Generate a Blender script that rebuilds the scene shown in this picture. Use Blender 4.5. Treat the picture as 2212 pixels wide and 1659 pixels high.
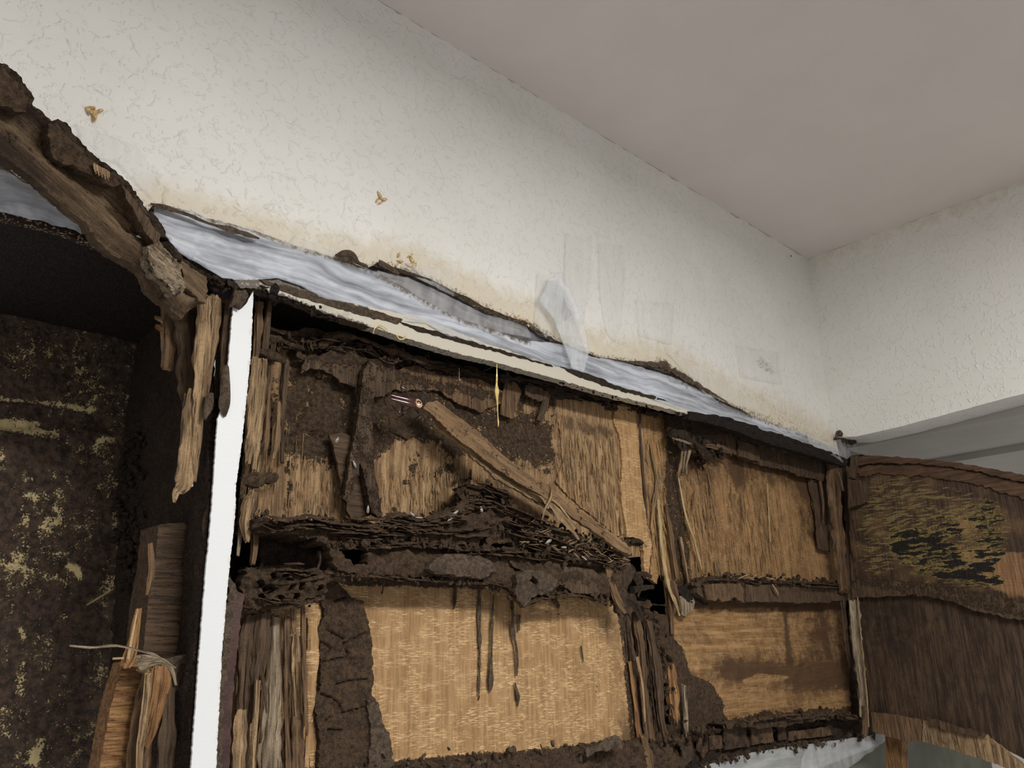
import bpy, math, random
import numpy as np
from mathutils import Vector, Matrix
from mathutils.geometry import delaunay_2d_cdt

random.seed(7)
S = bpy.context.scene
COL = S.collection
for o in list(bpy.data.objects):
    bpy.data.objects.remove(o)

# ------------------------------------------------------------------ camera
F = 1850.0
CX, CY = 1106.0, 829.5
R = np.array([[0.71665828, -0.6968555, -0.02816614],
              [0.19475961, 0.23874673, -0.95135098],
              [0.66967874, 0.67630793, 0.30681912]])   # columns: world X, Y, Z seen in camera axes (right, down, forward)
U_, _, V_ = np.linalg.svd(R)
R = U_ @ V_
CAMZ = 1.55
def rayv(px, py):
    return R.T @ np.array([(px - CX) / F, (py - CY) / F, 1.0])
_r = rayv(815, 0)
CAMY = -(1.0 / _r[2]) * _r[1]          # ceiling 1 m above the lens
C0 = np.array([0.0, CAMY, CAMZ])
cam = bpy.data.cameras.new('camera')
cam.sensor_width = 36.0
cam.lens = F / 2212.0 * 36.0
cam.clip_start = 0.02
co = bpy.data.objects.new('camera', cam)
COL.objects.link(co)
right, down, fwd = R[0], R[1], R[2]
M = Matrix(((right[0], -down[0], -fwd[0], C0[0]),
            (right[1], -down[1], -fwd[1], C0[1]),
            (right[2], -down[2], -fwd[2], C0[2]), (0, 0, 0, 1)))
co.matrix_world = M
S.camera = co

# ------------------------------------------------------------------ world, lights, exposure
S.view_settings.view_transform = 'Standard'
S.view_settings.look = 'None'
S.view_settings.exposure = 0.0
S.view_settings.gamma = 1.0
S.view_settings.use_curve_mapping = False
w = bpy.data.worlds.new('world')
S.world = w
w.use_nodes = True
w.node_tree.nodes['Background'].inputs[0].default_value = (1.0, 0.96, 0.93, 1)
w.node_tree.nodes['Background'].inputs[1].default_value = 0.42

def area(name, loc, rot, sx, sy, e, col):
    l = bpy.data.lights.new(name, 'AREA')
    l.shape = 'RECTANGLE'; l.size = sx; l.size_y = sy; l.energy = e; l.color = col
    o = bpy.data.objects.new(name, l)
    COL.objects.link(o)
    o.location = loc; o.rotation_euler = rot
    return o
# one flat ceiling lamp in the room, facing straight down
area('ceiling_lamp_light', (0.80, -1.40, 2.49), (0, 0, 0), 0.9, 0.26, 47, (1.0, 0.975, 0.935))

# ------------------------------------------------------------------ numeric helpers
class Plane:
    def __init__(s, p, n):
        s.p = np.array(p, float); s.n = np.array(n, float)
    def hit(s, px, py):
        px = np.asarray(px, float); py = np.asarray(py, float)
        d = np.stack([(px - CX) / F, (py - CY) / F, np.ones_like(px)], -1) @ R
        t = ((s.p - C0) @ s.n) / (d @ s.n)
        return C0 + d * t[..., None]
def A(y):                                 # plane parallel to the back wall, y metres behind its face
    return Plane((0, y, 0), (0, -1, 0))
def proj(P):
    q = (np.asarray(P, float) - C0) @ R.T
    return np.stack([q[..., 0] / q[..., 2] * F + CX, q[..., 1] / q[..., 2] * F + CY], -1)
def mpp(P):                               # metres per pixel at P
    return float(((np.asarray(P) - C0) @ R[2]) / F)

def _hash(ix, iy, iz, seed):
    n = (ix.astype(np.int64) * 374761393 + iy.astype(np.int64) * 668265263 + iz.astype(np.int64) * 2147483647 + seed * 1274126177) & 0xffffffff
    n = ((n ^ (n >> 13)) * 1274126177) & 0xffffffff
    n = (n ^ (n >> 16)) & 0xffffff
    return n / float(0xffffff)
def vnoise(x, y, z=0.0, seed=0):
    x = np.asarray(x, float); y = np.asarray(y, float) + 0 * x; z = np.asarray(z, float) + 0 * x
    ix, iy, iz = np.floor(x), np.floor(y), np.floor(z)
    fx, fy, fz = x - ix, y - iy, z - iz
    fx = fx * fx * (3 - 2 * fx); fy = fy * fy * (3 - 2 * fy); fz = fz * fz * (3 - 2 * fz)
    o = 0
    for a in (0, 1):
        for b in (0, 1):
            for c in (0, 1):
                o = o + _hash(ix + a, iy + b, iz + c, seed) * (fx if a else 1 - fx) * (fy if b else 1 - fy) * (fz if c else 1 - fz)
    return o * 2 - 1
def fbm(x, y, z=0.0, seed=0, oct=4):
    o = 0; a = 1.0; t = 0
    for k in range(oct):
        o = o + a * vnoise(x * 2 ** k, y * 2 ** k, np.asarray(z) * 2 ** k, seed + k * 17); t += a; a *= .5
    return o / t
def sstep(a, b, x):
    t = np.clip((x - a) / (b - a), 0, 1); return t * t * (3 - 2 * t)
def segdist(px, py, pts):
    d = np.full(px.shape, 1e9)
    for (x0, y0), (x1, y1) in zip(pts[:-1], pts[1:]):
        vx, vy = x1 - x0, y1 - y0
        t = np.clip(((px - x0) * vx + (py - y0) * vy) / (vx * vx + vy * vy + 1e-9), 0, 1)
        d = np.minimum(d, np.hypot(px - x0 - t * vx, py - y0 - t * vy))
    return d
def inside(px, py, poly):
    c = np.zeros(np.shape(px), bool)
    n = len(poly)
    for i in range(n):
        x0, y0 = poly[i]; x1, y1 = poly[i - 1]
        if y0 == y1: continue
        c ^= ((y0 > py) != (y1 > py)) & (px < (x1 - x0) * (py - y0) / (y1 - y0) + x0)
    return c
def stroke(px, py, pts, wd, soft=4.0):        # 1 on the polyline, 0 away from it
    return 1 - sstep(wd - soft, wd + soft, segdist(px, py, pts))
def area_mask(px, py, poly, soft=8.0):        # 1 inside, soft border
    d = segdist(px, py, list(poly) + [poly[0]])
    d = np.where(inside(px, py, poly), d, -d)
    return sstep(-soft, soft, d)

# ------------------------------------------------------------------ object helpers
def tag(o, label=None, cat=None, group=None, kind=None):
    if label: o['label'] = label
    if cat: o['category'] = cat
    if group: o['group'] = group
    if kind: o['kind'] = kind
    return o
def thing(name, loc, label, cat, group=None):
    o = bpy.data.objects.new(name, None)
    o.empty_display_size = 0.05
    COL.objects.link(o); o.location = tuple(float(v) for v in loc)
    return tag(o, label, cat, group)
def wloc(o):
    v = np.array(o.location, float)
    while o.parent:
        o = o.parent; v = v + np.array(o.location, float)
    return v
class MB:
    """collects vertices, faces and attributes in world space, then links them as one mesh"""
    def __init__(s):
        s.v = []; s.f = []; s.n = 0; s.att = {'grain': [], 'mud': [], 'dark': [], 'pale': []}
    def add(s, V, Fc, grain=None, mud=0, dark=0, pale=0):
        V = np.asarray(V, float); m = len(V)
        s.v.append(V)
        s.f.extend([tuple(int(i) + s.n for i in f) for f in Fc])
        s.n += m
        s.att['grain'].append(V if grain is None else grain)
        for k, a in (('mud', mud), ('dark', dark), ('pale', pale)):
            s.att[k].append(np.zeros(m) + a)
    def build(s, name, mat, parent=None, sharp=0.7, at=None):
        V = np.concatenate(s.v)
        if parent is not None: org = wloc(parent)
        elif at is not None: org = np.array(at, float)
        else: org = np.array([(V[:, 0].min() + V[:, 0].max()) / 2, (V[:, 1].min() + V[:, 1].max()) / 2, V[:, 2].min()])
        me = bpy.data.meshes.new(name)
        me.from_pydata((V - org).tolist(), [], s.f)
        g = me.attributes.new('grain', 'FLOAT_VECTOR', 'POINT')
        g.data.foreach_set('vector', np.concatenate(s.att['grain']).astype(np.float32).ravel())
        for k in ('mud', 'dark', 'pale'):
            a = me.attributes.new(k, 'FLOAT', 'POINT')
            a.data.foreach_set('value', np.concatenate(s.att[k]).astype(np.float32))
        me.materials.append(mat)
        me.polygons.foreach_set('use_smooth', [True] * len(me.polygons))
        if sharp: me.set_sharp_from_angle(angle=sharp)
        me.update()
        o = bpy.data.objects.new(name, me)
        COL.objects.link(o)
        if parent is not None: o.parent = parent
        else: o.location = org
        return o

def densify(poly, sp, jag, rng, closed=True, freq=9.0):
    out = []
    n = len(poly)
    ph = rng.random() * 100
    s = 0.0
    for i in range(n if closed else n - 1):
        a = np.array(poly[i], float); b = np.array(poly[(i + 1) % n], float)
        L = np.hypot(*(b - a)); k = max(1, int(round(L / sp)))
        nv = np.array([-(b - a)[1], (b - a)[0]]) / (L + 1e-9)
        for j in range(k):
            t = j / k
            q = a + (b - a) * t
            if jag:
                d = s + L * t
                e = fbm(np.array([d / freq + ph]), np.array([0.0]), seed=3, oct=3)[0] * jag * 1.6 + rng.uniform(-.25, .25) * jag
                q = q + nv * e
            out.append((float(q[0]), float(q[1])))
        s += L
    return out

def slab_mesh(mb, poly, plane, th=0.004, sp=7, jag=1.5, holes=(), hf=None, af=None, seed=0, freq=9.0, grain=None, bend=None, hjag=None):
    """solid sheet: outline given as seen in the picture, standing on `plane`, th metres thick;
    hf(px,py,P) lifts its face along the plane normal; af returns the mud/dark/pale attributes"""
    rng = random.Random(seed * 91 + 5)
    loops = [densify(poly, sp, jag, rng, freq=freq)] + [densify(h, max(2.0, sp * .6), (jag * .6 if hjag is None else hjag), rng, freq=freq) for h in holes]
    verts = []; edges = []
    for lp in loops:
        b = len(verts); verts += lp
        edges += [(b + i, b + (i + 1) % len(lp)) for i in range(len(lp))]
    xs = [p[0] for p in loops[0]]; ys = [p[1] for p in loops[0]]
    gx, gy = np.meshgrid(np.arange(min(xs), max(xs), sp), np.arange(min(ys), max(ys), sp * .9))
    gx = gx + (np.arange(gx.shape[0]) % 2)[:, None] * sp * .5
    r2 = np.random.RandomState(seed + 11)
    gx = (gx + r2.uniform(-.22, .22, gx.shape) * sp).ravel(); gy = (gy + r2.uniform(-.22, .22, gy.shape) * sp).ravel()
    ok = inside(gx, gy, loops[0])
    for h in loops[1:]: ok &= ~inside(gx, gy, h)
    gx, gy = gx[ok], gy[ok]
    near = np.full(gx.shape, 1e9)
    for lp in loops:
        A_ = np.array(lp)
        for k in range(0, len(A_), 400):
            near = np.minimum(near, np.sqrt(((gx[:, None] - A_[None, k:k + 400, 0]) ** 2 + (gy[:, None] - A_[None, k:k + 400, 1]) ** 2).min(1))) if len(gx) else near
    ok = near > sp * .45
    verts += list(zip(gx[ok].tolist(), gy[ok].tolist()))
    ov, oe, of, *_ = delaunay_2d_cdt([Vector(v) for v in verts], edges, [], 1, 1e-5)
    V2 = np.array([(v.x, v.y) for v in ov])
    tri = np.array([list(f)[:3] for f in of])
    cen = V2[tri].mean(1)
    keep = inside(cen[:, 0], cen[:, 1], loops[0])
    for hl in loops[1:]: keep &= ~inside(cen[:, 0], cen[:, 1], hl)
    of = tri[keep].tolist()
    used = np.zeros(len(V2), bool); used[np.array(of).ravel()] = True
    remap = np.cumsum(used) - 1; V2 = V2[used]
    of = [[int(remap[i]) for i in f] for f in of]
    P = plane.hit(V2[:, 0], V2[:, 1])
    n = plane.n
    h = np.zeros(len(P)) if hf is None else hf(V2[:, 0], V2[:, 1], P)
    fr = P + n * h[:, None]
    bk = P - n * th + n * (np.minimum(h, 0)[:, None])
    if bend is not None:
        fr = bend(fr); bk = bend(bk)
    N = len(P)
    faces = []
    cnt = {}
    for f in of:
        f = list(f)
        a, b, c = [V2[i] for i in f[:3]]
        for i in range(len(f)):
            e = (f[i], f[(i + 1) % len(f)])
            cnt[e] = cnt.get(e, 0) + 1
        faces.append(tuple(f))
    # orientation: CDT gives counter-clockwise in x,y (y down) -> flips in space; make the front face the plane normal
    f0 = faces[0]
    nn = np.cross(fr[f0[1]] - fr[f0[0]], fr[f0[2]] - fr[f0[0]])
    flip = (nn @ n) < 0
    out = []
    for f in faces:
        out.append(f[::-1] if flip else f)
        g = tuple(i + N for i in f)
        out.append(g if flip else g[::-1])
    for (a, b), k in cnt.items():
        if (b, a) not in cnt:
            q = (a, b, b + N, a + N)
            out.append(q if flip else q[::-1])
    at = {'mud': 0, 'dark': 0, 'pale': 0}
    if af is not None:
        at.update(af(V2[:, 0], V2[:, 1], P))
        at = {k: (np.concatenate([v, v]) if np.ndim(v) else v) for k, v in at.items()}
    gr = np.concatenate([fr, bk]) if grain is None else grain(np.concatenate([fr, bk]))
    mb.add(np.concatenate([fr, bk]), out, gr, **at)
    return mb

def slab(name, poly, y, mat, parent=None, **k):
    pl = y if isinstance(y, Plane) else A(y)
    sharp = k.pop('sharp', 0.9)
    return slab_mesh(MB(), poly, pl, **k).build(name, mat, parent, sharp=sharp)

def catmull(pts, sp):
    pts = np.array(pts, float)
    if len(pts) == 2:
        n = max(2, int(np.hypot(*(pts[1] - pts[0])[:2]) / sp))
        t = np.linspace(0, 1, n + 1)[:, None]
        return pts[0] * (1 - t) + pts[1] * t
    P = np.vstack([2 * pts[0] - pts[1], pts, 2 * pts[-1] - pts[-2]])
    out = []
    for i in range(1, len(P) - 2):
        n = max(1, int(np.hypot(*(P[i + 1] - P[i])[:2]) / sp))
        for j in range(n):
            t = j / n
            out.append(.5 * ((2 * P[i]) + (-P[i - 1] + P[i + 1]) * t + (2 * P[i - 1] - 5 * P[i] + 4 * P[i + 1] - P[i + 2]) * t * t + (-P[i - 1] + 3 * P[i] - 3 * P[i + 1] + P[i + 2]) * t ** 3))
    out.append(P[-2])
    return np.array(out)

def strip_mesh(mb, path, th=0.4, m=10, sp=8, flute=.15, wob=.12, ragged=0.0, seed=0, n=(0, -1, 0), twist=0.0, mud=0, dark=0, pale=0, sq=2.0, point=0.0, jagw=0.0):
    """bar along path [(px, py, depth_y, width_px)]; th = thickness / width; uneven fluted section"""
    rng = np.random.RandomState(seed + 1)
    Q = catmull(path, sp)
    P = np.array([A(q[2]).hit(q[0], q[1]) for q in Q])
    sc = np.array([mpp(p) for p in P])
    T = np.gradient(P, axis=0); T /= np.linalg.norm(T, axis=1)[:, None] + 1e-12
    n = np.array(n, float)
    ang = np.linspace(0, 2 * math.pi, m, endpoint=False)
    fl = 1 + flute * rng.uniform(-1, 1, m)
    L = np.concatenate([[0], np.cumsum(np.linalg.norm(np.diff(P, axis=0), axis=1))])
    V = []; G = []
    K = len(P)
    endo = rng.uniform(-1, 1, (2, m)) * ragged
    for i in range(K):
        side = np.cross(T[i], n); side /= np.linalg.norm(side) + 1e-12
        up = np.cross(side, T[i])
        tw = twist * i / K
        s2 = side * math.cos(tw) + up * math.sin(tw); u2 = -side * math.sin(tw) + up * math.cos(tw)
        wd = Q[i, 3] * sc[i] * .5 * (1 + jagw * rng.uniform(-1, 1))
        wl = 1 + wob * vnoise(np.array([L[i] * 90 + seed * 3.1]), np.array([seed * 1.7]))[0]
        fz = 1 + .5 * flute * vnoise(np.arange(m) * 1.3 + seed, np.full(m, L[i] * 60), seed=seed)
        c, s_ = np.cos(ang), np.sin(ang)
        e = 2.0 / sq
        cc = np.sign(c) * np.abs(c) ** e; ss = np.sign(s_) * np.abs(s_) ** e
        off = (s2[None] * (cc * wd)[:, None] + u2[None] * (ss * wd * th)[:, None]) * (fl * fz * wl)[:, None]
        p = P[i] + off
        if i == 0: p = p - T[i] * (endo[0] * wd)[:, None]
        if i == K - 1: p = p + T[i] * (endo[1] * wd)[:, None]
        V.append(p)
        G.append(np.stack([cc * wd + seed * .37, ss * wd * th, np.full(m, L[i] + seed * .13)], 1))
    V = np.concatenate(V); G = np.concatenate(G)
    Fc = []
    for i in range(K - 1):
        for j in range(m):
            a = i * m + j; b = i * m + (j + 1) % m
            Fc.append((a, b, b + m, a + m))
    c0 = len(V); 
    V = np.vstack([V, P[0] - T[0] * point, P[-1] + T[-1] * point]); G = np.vstack([G, G[0], G[-1]])
    for j in range(m):
        Fc.append((c0, (j + 1) % m, j))
        Fc.append((c0 + 1, (K - 1) * m + j, (K - 1) * m + (j + 1) % m))
    # orientation check
    a, b, c_, d = Fc[0]
    nn = np.cross(V[b] - V[a], V[d] - V[a])
    if nn @ (V[a] - P[0]) < 0: Fc = [f[::-1] for f in Fc]
    mb.add(V, Fc, G, mud, dark, pale)
    return mb
def strip(name, path, mat, parent=None, **k):
    sharp = k.pop('sharp', 0.8)
    return strip_mesh(MB(), path, **k).build(name, mat, parent, sharp=sharp)

# unit icosphere
def _ico(sub):
    import bmesh
    bm = bmesh.new(); bmesh.ops.create_icosphere(bm, subdivisions=sub, radius=1.0)
    V = np.array([v.co[:] for v in bm.verts]); Fc = [tuple(v.index for v in f.verts) for f in bm.faces]
    bm.free(); return V, Fc
ICO1 = _ico(1); ICO2 = _ico(2); ICO3 = _ico(3)
def clump_mesh(mb, c, r, seed, squash=(1, 1, 1), rough=.45, ico=ICO2, mud=1, dark=0, pale=0, rot=None):
    V, Fc = ico
    d = 1 + rough * fbm(V[:, 0] * 1.7 + seed * 3.3, V[:, 1] * 1.7, V[:, 2] * 1.7, seed=seed % 97, oct=3)
    P = V * d[:, None] * np.array(squash)
    if rot is not None: P = P @ np.array(rot.to_matrix()).T
    mb.add(np.asarray(c) + P * r, Fc, None, mud, dark, pale)
from mathutils import Euler
def crumbs(mb, pts, y0, y1, n, r0, r1, seed, flake=.35, width=10, mud=1, dark=0, pale=0):
    """n crumbs and flakes thrown along a polyline (picture coordinates) between two depths"""
    rng = random.Random(seed)
    segs = [(a, b, math.hypot(b[0] - a[0], b[1] - a[1])) for a, b in zip(pts[:-1], pts[1:])]
    tot = sum(s[2] for s in segs)
    for i in range(n):
        t = rng.random() * tot
        for a, b, L in segs:
            if t <= L: break
            t -= L
        x = a[0] + (b[0] - a[0]) * t / L + rng.gauss(0, 1) * width * .3
        y = a[1] + (b[1] - a[1]) * t / L + rng.gauss(0, 1) * width
        P = A(rng.uniform(y0, y1)).hit(x, y)
        r = rng.uniform(r0, r1) ** 1.0 * mpp(P)
        rot = Euler((rng.uniform(0, 6), rng.uniform(0, 6), rng.uniform(0, 6)))
        if rng.random() < flake:
            clump_mesh(mb, P, r * 1.5, seed * 100 + i, (1, .75, .16), .55, ICO1 if r1 < 5 else ICO2, mud, dark, pale, rot)
        else:
            clump_mesh(mb, P, r, seed * 100 + i, (1, .8, .7), .6, ICO1 if r1 < 5 else ICO2, mud, dark, pale, rot)

def fibres(mb, poly, y, n, L0, L1, w0, w1, seed, slant=.06, pale=.5, dark=.2):
    """thin torn wood fibres lying on a sheet inside an outline"""
    rng = random.Random(seed)
    xs = [p[0] for p in poly]; ys = [p[1] for p in poly]
    k = 0
    while k < n:
        x, y_ = rng.uniform(min(xs), max(xs)), rng.uniform(min(ys), max(ys))
        if not inside(np.array([x]), np.array([y_]), poly)[0]: continue
        k += 1
        P = A(y).hit(x, y_); L = rng.uniform(L0, L1)
        Q = proj(P + np.array([rng.gauss(slant, .05) * L, 0, -L]))
        wd = rng.uniform(w0, w1); yy = y - rng.uniform(.0, .003)
        strip_mesh(mb, [(x, y_, y + .0005, wd * .5), ((x + Q[0]) / 2 + rng.gauss(0, .6), (y_ + Q[1]) / 2, yy, wd), (Q[0], Q[1], y + .0005, wd * .3)], m=5, sp=11, th=.6, seed=seed + k, flute=.1, wob=.1,
                   pale=rng.uniform(0, pale), dark=rng.uniform(0, dark))
    return mb
def lips(mb, pts, y, n, w, seed, spread=8, jag=.35, mud=1):
    """thin ragged plates of hardened mud that stick out level from a ledge"""
    rng = random.Random(seed)
    for k in range(n):
        a = rng.uniform(0, .75); b = min(1, a + rng.uniform(.12, .45)); m_ = len(pts) - 1
        q = []
        N = max(4, int((b - a) * m_ * 3))
        dy = rng.gauss(0, spread)
        for i in range(N + 1):
            t = (a + (b - a) * i / N) * m_; j = min(int(t), m_ - 1); f = t - j
            e = max(0.0, math.sin(math.pi * i / N)) ** .4
            q.append((pts[j][0] * (1 - f) + pts[j + 1][0] * f, pts[j][1] * (1 - f) + pts[j + 1][1] * f + dy + rng.gauss(0, 1.6), y + rng.gauss(0, .003), max(3, w * e * rng.uniform(.6, 1.2))))
        strip_mesh(mb, q, th=.14, m=8, sp=4, flute=.2, wob=.5, seed=seed * 7 + k, n=(rng.gauss(0, .15), -.35, 1), jagw=jag, mud=mud)
    return mb

# ------------------------------------------------------------------ materials
def srgb(r, g, b):
    f = lambda c: ((c / 255.0) / 12.92 if c / 255.0 <= .04045 else ((c / 255.0 + .055) / 1.055) ** 2.4)
    return (f(r), f(g), f(b), 1)
class NT:
    def __init__(s, name):
        s.m = bpy.data.materials.new(name); s.m.use_nodes = True
        s.t = s.m.node_tree; s.n = s.t.nodes; s.l = s.t.links
        s.b = s.n['Principled BSDF']; s.out = s.n['Material Output']
    def put(s, sock, v):
        if hasattr(v, 'default_value') or hasattr(v, 'is_linked'): s.l.new(v, sock)
        else: sock.default_value = v
    def attr(s, name, vec=False):
        a = s.n.new('ShaderNodeAttribute'); a.attribute_name = name
        return a.outputs['Vector'] if vec else a.outputs['Fac']
    def mapv(s, v, sc, loc=(0, 0, 0), rot=(0, 0, 0)):
        m = s.n.new('ShaderNodeMapping'); s.l.new(v, m.inputs[0]); m.inputs[1].default_value = loc; m.inputs[2].default_value = rot; m.inputs[3].default_value = sc
        return m.outputs[0]
    def noise(s, v, sc=1.0, det=4, rough=.55, dist=0.0):
        m = s.n.new('ShaderNodeTexNoise'); s.l.new(v, m.inputs['Vector']); m.inputs['Scale'].default_value = sc
        m.inputs['Detail'].default_value = det; m.inputs['Roughness'].default_value = rough; m.inputs['Distortion'].default_value = dist
        return m.outputs['Fac']
    def noisec(s, v, sc=1.0, det=3):
        m = s.n.new('ShaderNodeTexNoise'); s.l.new(v, m.inputs['Vector']); m.inputs['Scale'].default_value = sc; m.inputs['Detail'].default_value = det
        return m.outputs['Color']
    def vor(s, v, sc, feat='F1', out='Distance', rnd=1.0):
        m = s.n.new('ShaderNodeTexVoronoi'); m.feature = feat; s.l.new(v, m.inputs['Vector']); m.inputs['Scale'].default_value = sc; m.inputs['Randomness'].default_value = rnd
        return m.outputs[out]
    def math(s, op, a, b=0.0, c=None, clamp=False):
        m = s.n.new('ShaderNodeMath'); m.operation = op; m.use_clamp = clamp
        s.put(m.inputs[0], a); s.put(m.inputs[1], b)
        if c is not None: s.put(m.inputs[2], c)
        return m.outputs[0]
    def ramp(s, v, lo, hi, a=0.0, b=1.0):
        m = s.n.new('ShaderNodeMapRange'); m.interpolation_type = 'SMOOTHSTEP'
        s.put(m.inputs[0], v); m.inputs[1].default_value = lo; m.inputs[2].default_value = hi; m.inputs[3].default_value = a; m.inputs[4].default_value = b
        return m.outputs[0]
    def mix(s, f, a, b):
        m = s.n.new('ShaderNodeMix'); m.data_type = 'RGBA'
        s.put(m.inputs[0], f); s.put(m.inputs[6], a); s.put(m.inputs[7], b)
        return m.outputs[2]
    def vadd(s, a, b, sc):
        m = s.n.new('ShaderNodeVectorMath'); m.operation = 'MULTIPLY_ADD'
        s.l.new(b, m.inputs[0]); m.inputs[1].default_value = (sc, sc, sc); s.l.new(a, m.inputs[2]); return m.outputs[0]
    def bump(s, h, dist, strength=1.0, prev=None):
        m = s.n.new('ShaderNodeBump'); s.put(m.inputs['Height'], h); m.inputs['Distance'].default_value = dist; m.inputs['Strength'].default_value = strength
        if prev is not None: s.l.new(prev, m.inputs['Normal'])
        return m.outputs[0]
    def fin(s, col, rough=.8, nrm=None, spec=.3):
        s.put(s.b.inputs['Base Color'], col); s.put(s.b.inputs['Roughness'], rough)
        s.b.inputs['Specular IOR Level'].default_value = spec
        if nrm is not None: s.l.new(nrm, s.b.inputs['Normal'])
        return s.m

MUD_A, MUD_B = srgb(98, 79, 60), srgb(60, 46, 34)
def wood_mat(name, base, light, dark, fleck=0.0, streak=.5, rough=.75, mudA=MUD_A, mudB=MUD_B, bumpd=.0012, gsc=1.0, blot=.35, grit=.5, amp=2.6):
    t = NT(name)
    g = t.attr('grain', True)
    wp = t.vadd(g, t.noisec(t.mapv(g, (14, 14, 3)), 1.0), .006)
    fine = t.noise(t.mapv(wp, (520 * gsc, 520 * gsc, 26)), 1, 4, .65)
    mid = t.noise(t.mapv(wp, (150 * gsc, 150 * gsc, 9)), 1, 5, .65)
    big = t.noise(t.mapv(g, (26, 26, 12)), 1, 5, .65)
    gr = t.noise(g, 520, 4, .75)
    c = t.mix(t.ramp(mid, .38, .62), base, light)
    c = t.mix(t.math('MULTIPLY', t.ramp(big, .44, .66), blot), c, dark)
    c = t.mix(t.math('MULTIPLY', t.ramp(fine, .50, .64), streak), c, dark)
    c = t.mix(t.math('MULTIPLY', t.ramp(t.noise(t.mapv(wp, (380 * gsc, 380 * gsc, 17), (3, 1, 7)), 1, 3, .55), .57, .66), streak), c, light)
    if fleck:
        fl = t.noise(t.mapv(g, (85, 85, 950)), 1, 4, .65)
        ar = t.noise(t.mapv(g, (30, 30, 60)), 1, 3, .6)
        k = t.math('MULTIPLY', t.ramp(fl, .51, .59), t.ramp(ar, .40, .56))
        c = t.mix(t.math('MULTIPLY', k, fleck), c, srgb(212, 180, 134))
    c = t.mix(t.math('MULTIPLY', t.ramp(gr, .52, .68), grit), c, dark)
    mp = t.noise(g, 60, 6, .7)
    mpf = t.noise(g, 330, 4, .7)
    pn = t.math('ADD', t.attr('pale'), t.math('MULTIPLY', t.math('SUBTRACT', mid, .5), 1.0))
    c = t.mix(t.math('MULTIPLY', t.ramp(pn, .35, .65), .8), c, srgb(178, 140, 94))
    dn = t.math('ADD', t.attr('dark'), t.math('MULTIPLY', t.math('SUBTRACT', t.math('ADD', t.math('MULTIPLY', mid, .5), t.math('MULTIPLY', mp, .5)), .5), amp))
    c = t.mix(t.math('MULTIPLY', t.ramp(dn, .35, .85), .85), c, dark)
    mn = t.math('ADD', t.attr('mud'), t.math('MULTIPLY', t.math('SUBTRACT', t.math('ADD', t.math('MULTIPLY', mp, .6), t.math('MULTIPLY', mpf, .4)), .5), amp))
    mm = t.ramp(mn, .46, .60)
    mc = t.mix(t.ramp(t.noise(g, 160, 5, .75), .38, .62), mudA, mudB)
    c = t.mix(mm, c, mc)
    hw = t.math('ADD', t.math('MULTIPLY', fine, .7), t.math('MULTIPLY', mid, .8))
    hw = t.math('ADD', hw, t.math('MULTIPLY', gr, .4))
    hm = t.math('ADD', t.math('MULTIPLY', mpf, 1.6), t.math('MULTIPLY', t.noise(g, 900, 2, .5), .7))
    n1 = t.bump(hw, bumpd, 1.0)
    n2 = t.bump(t.math('MULTIPLY', hm, mm), .003, 1.0, n1)
    return t.fin(c, rough, n2, .25)
def mud_mat(name, a, b, sc=1.0, gl=0.0):
    t = NT(name)
    g = t.attr('grain', True)
    n1 = t.noise(g, 150 * sc, 6, .75); n2 = t.noise(g, 700 * sc, 3, .6); n3 = t.noise(g, 26 * sc, 4, .6)
    c = t.mix(t.ramp(n1, .35, .66), a, b)
    c = t.mix(t.math('MULTIPLY', t.ramp(n3, .5, .7), .5), c, b)
    c = t.mix(t.math('MULTIPLY', t.ramp(n2, .56, .70), .5), c, srgb(150, 128, 100))
    nn = t.bump(t.math('ADD', n1, t.math('MULTIPLY', n2, .45)), .0055, 1.0)
    return t.fin(c, .85 - gl, nn, .3)

W_PANEL = wood_mat('plywood_pale', srgb(150, 116, 78), srgb(172, 139, 98), srgb(90, 68, 46), fleck=.9, streak=.22, blot=.25, bumpd=.0005, grit=.3, amp=1.7)
W_UP = wood_mat('plywood_weathered', srgb(128, 99, 68), srgb(176, 146, 108), srgb(78, 60, 43), streak=.55, blot=.5, amp=3.2)
W_RIGHT = wood_mat('plywood_honey', srgb(134, 100, 62), srgb(166, 130, 88), srgb(66, 46, 31), streak=.45, fleck=.4, blot=.45, amp=2.2)
W_MID = wood_mat('wood_brown', srgb(88, 67, 48), srgb(122, 96, 69), srgb(48, 36, 27), streak=.8)
W_DARK = wood_mat('wood_dark', srgb(72, 56, 42), srgb(96, 77, 58), srgb(42, 32, 25), streak=.8)
W_SPL = wood_mat('wood_splinter', srgb(122, 98, 71), srgb(172, 144, 108), srgb(60, 46, 34), streak=.9)
W_GREY = wood_mat('wood_grey', srgb(108, 92, 74), srgb(156, 140, 116), srgb(56, 46, 37), streak=.9)
W_ORANGE = wood_mat('wood_orange', srgb(120, 84, 52), srgb(158, 120, 78), srgb(66, 43, 27), streak=.85)
W_CURL = wood_mat('veneer_brown', srgb(112, 87, 62), srgb(138, 111, 80), srgb(66, 50, 36), streak=.5, blot=.45, bumpd=.0008)
MUD = mud_mat('mud_crust', srgb(96, 75, 55), srgb(50, 38, 28))
MUD_D = mud_mat('mud_dark', srgb(66, 51, 39), srgb(32, 24, 18))
MUD_G = mud_mat('mud_greyish', srgb(116, 99, 82), srgb(66, 53, 42), gl=.2)

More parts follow.
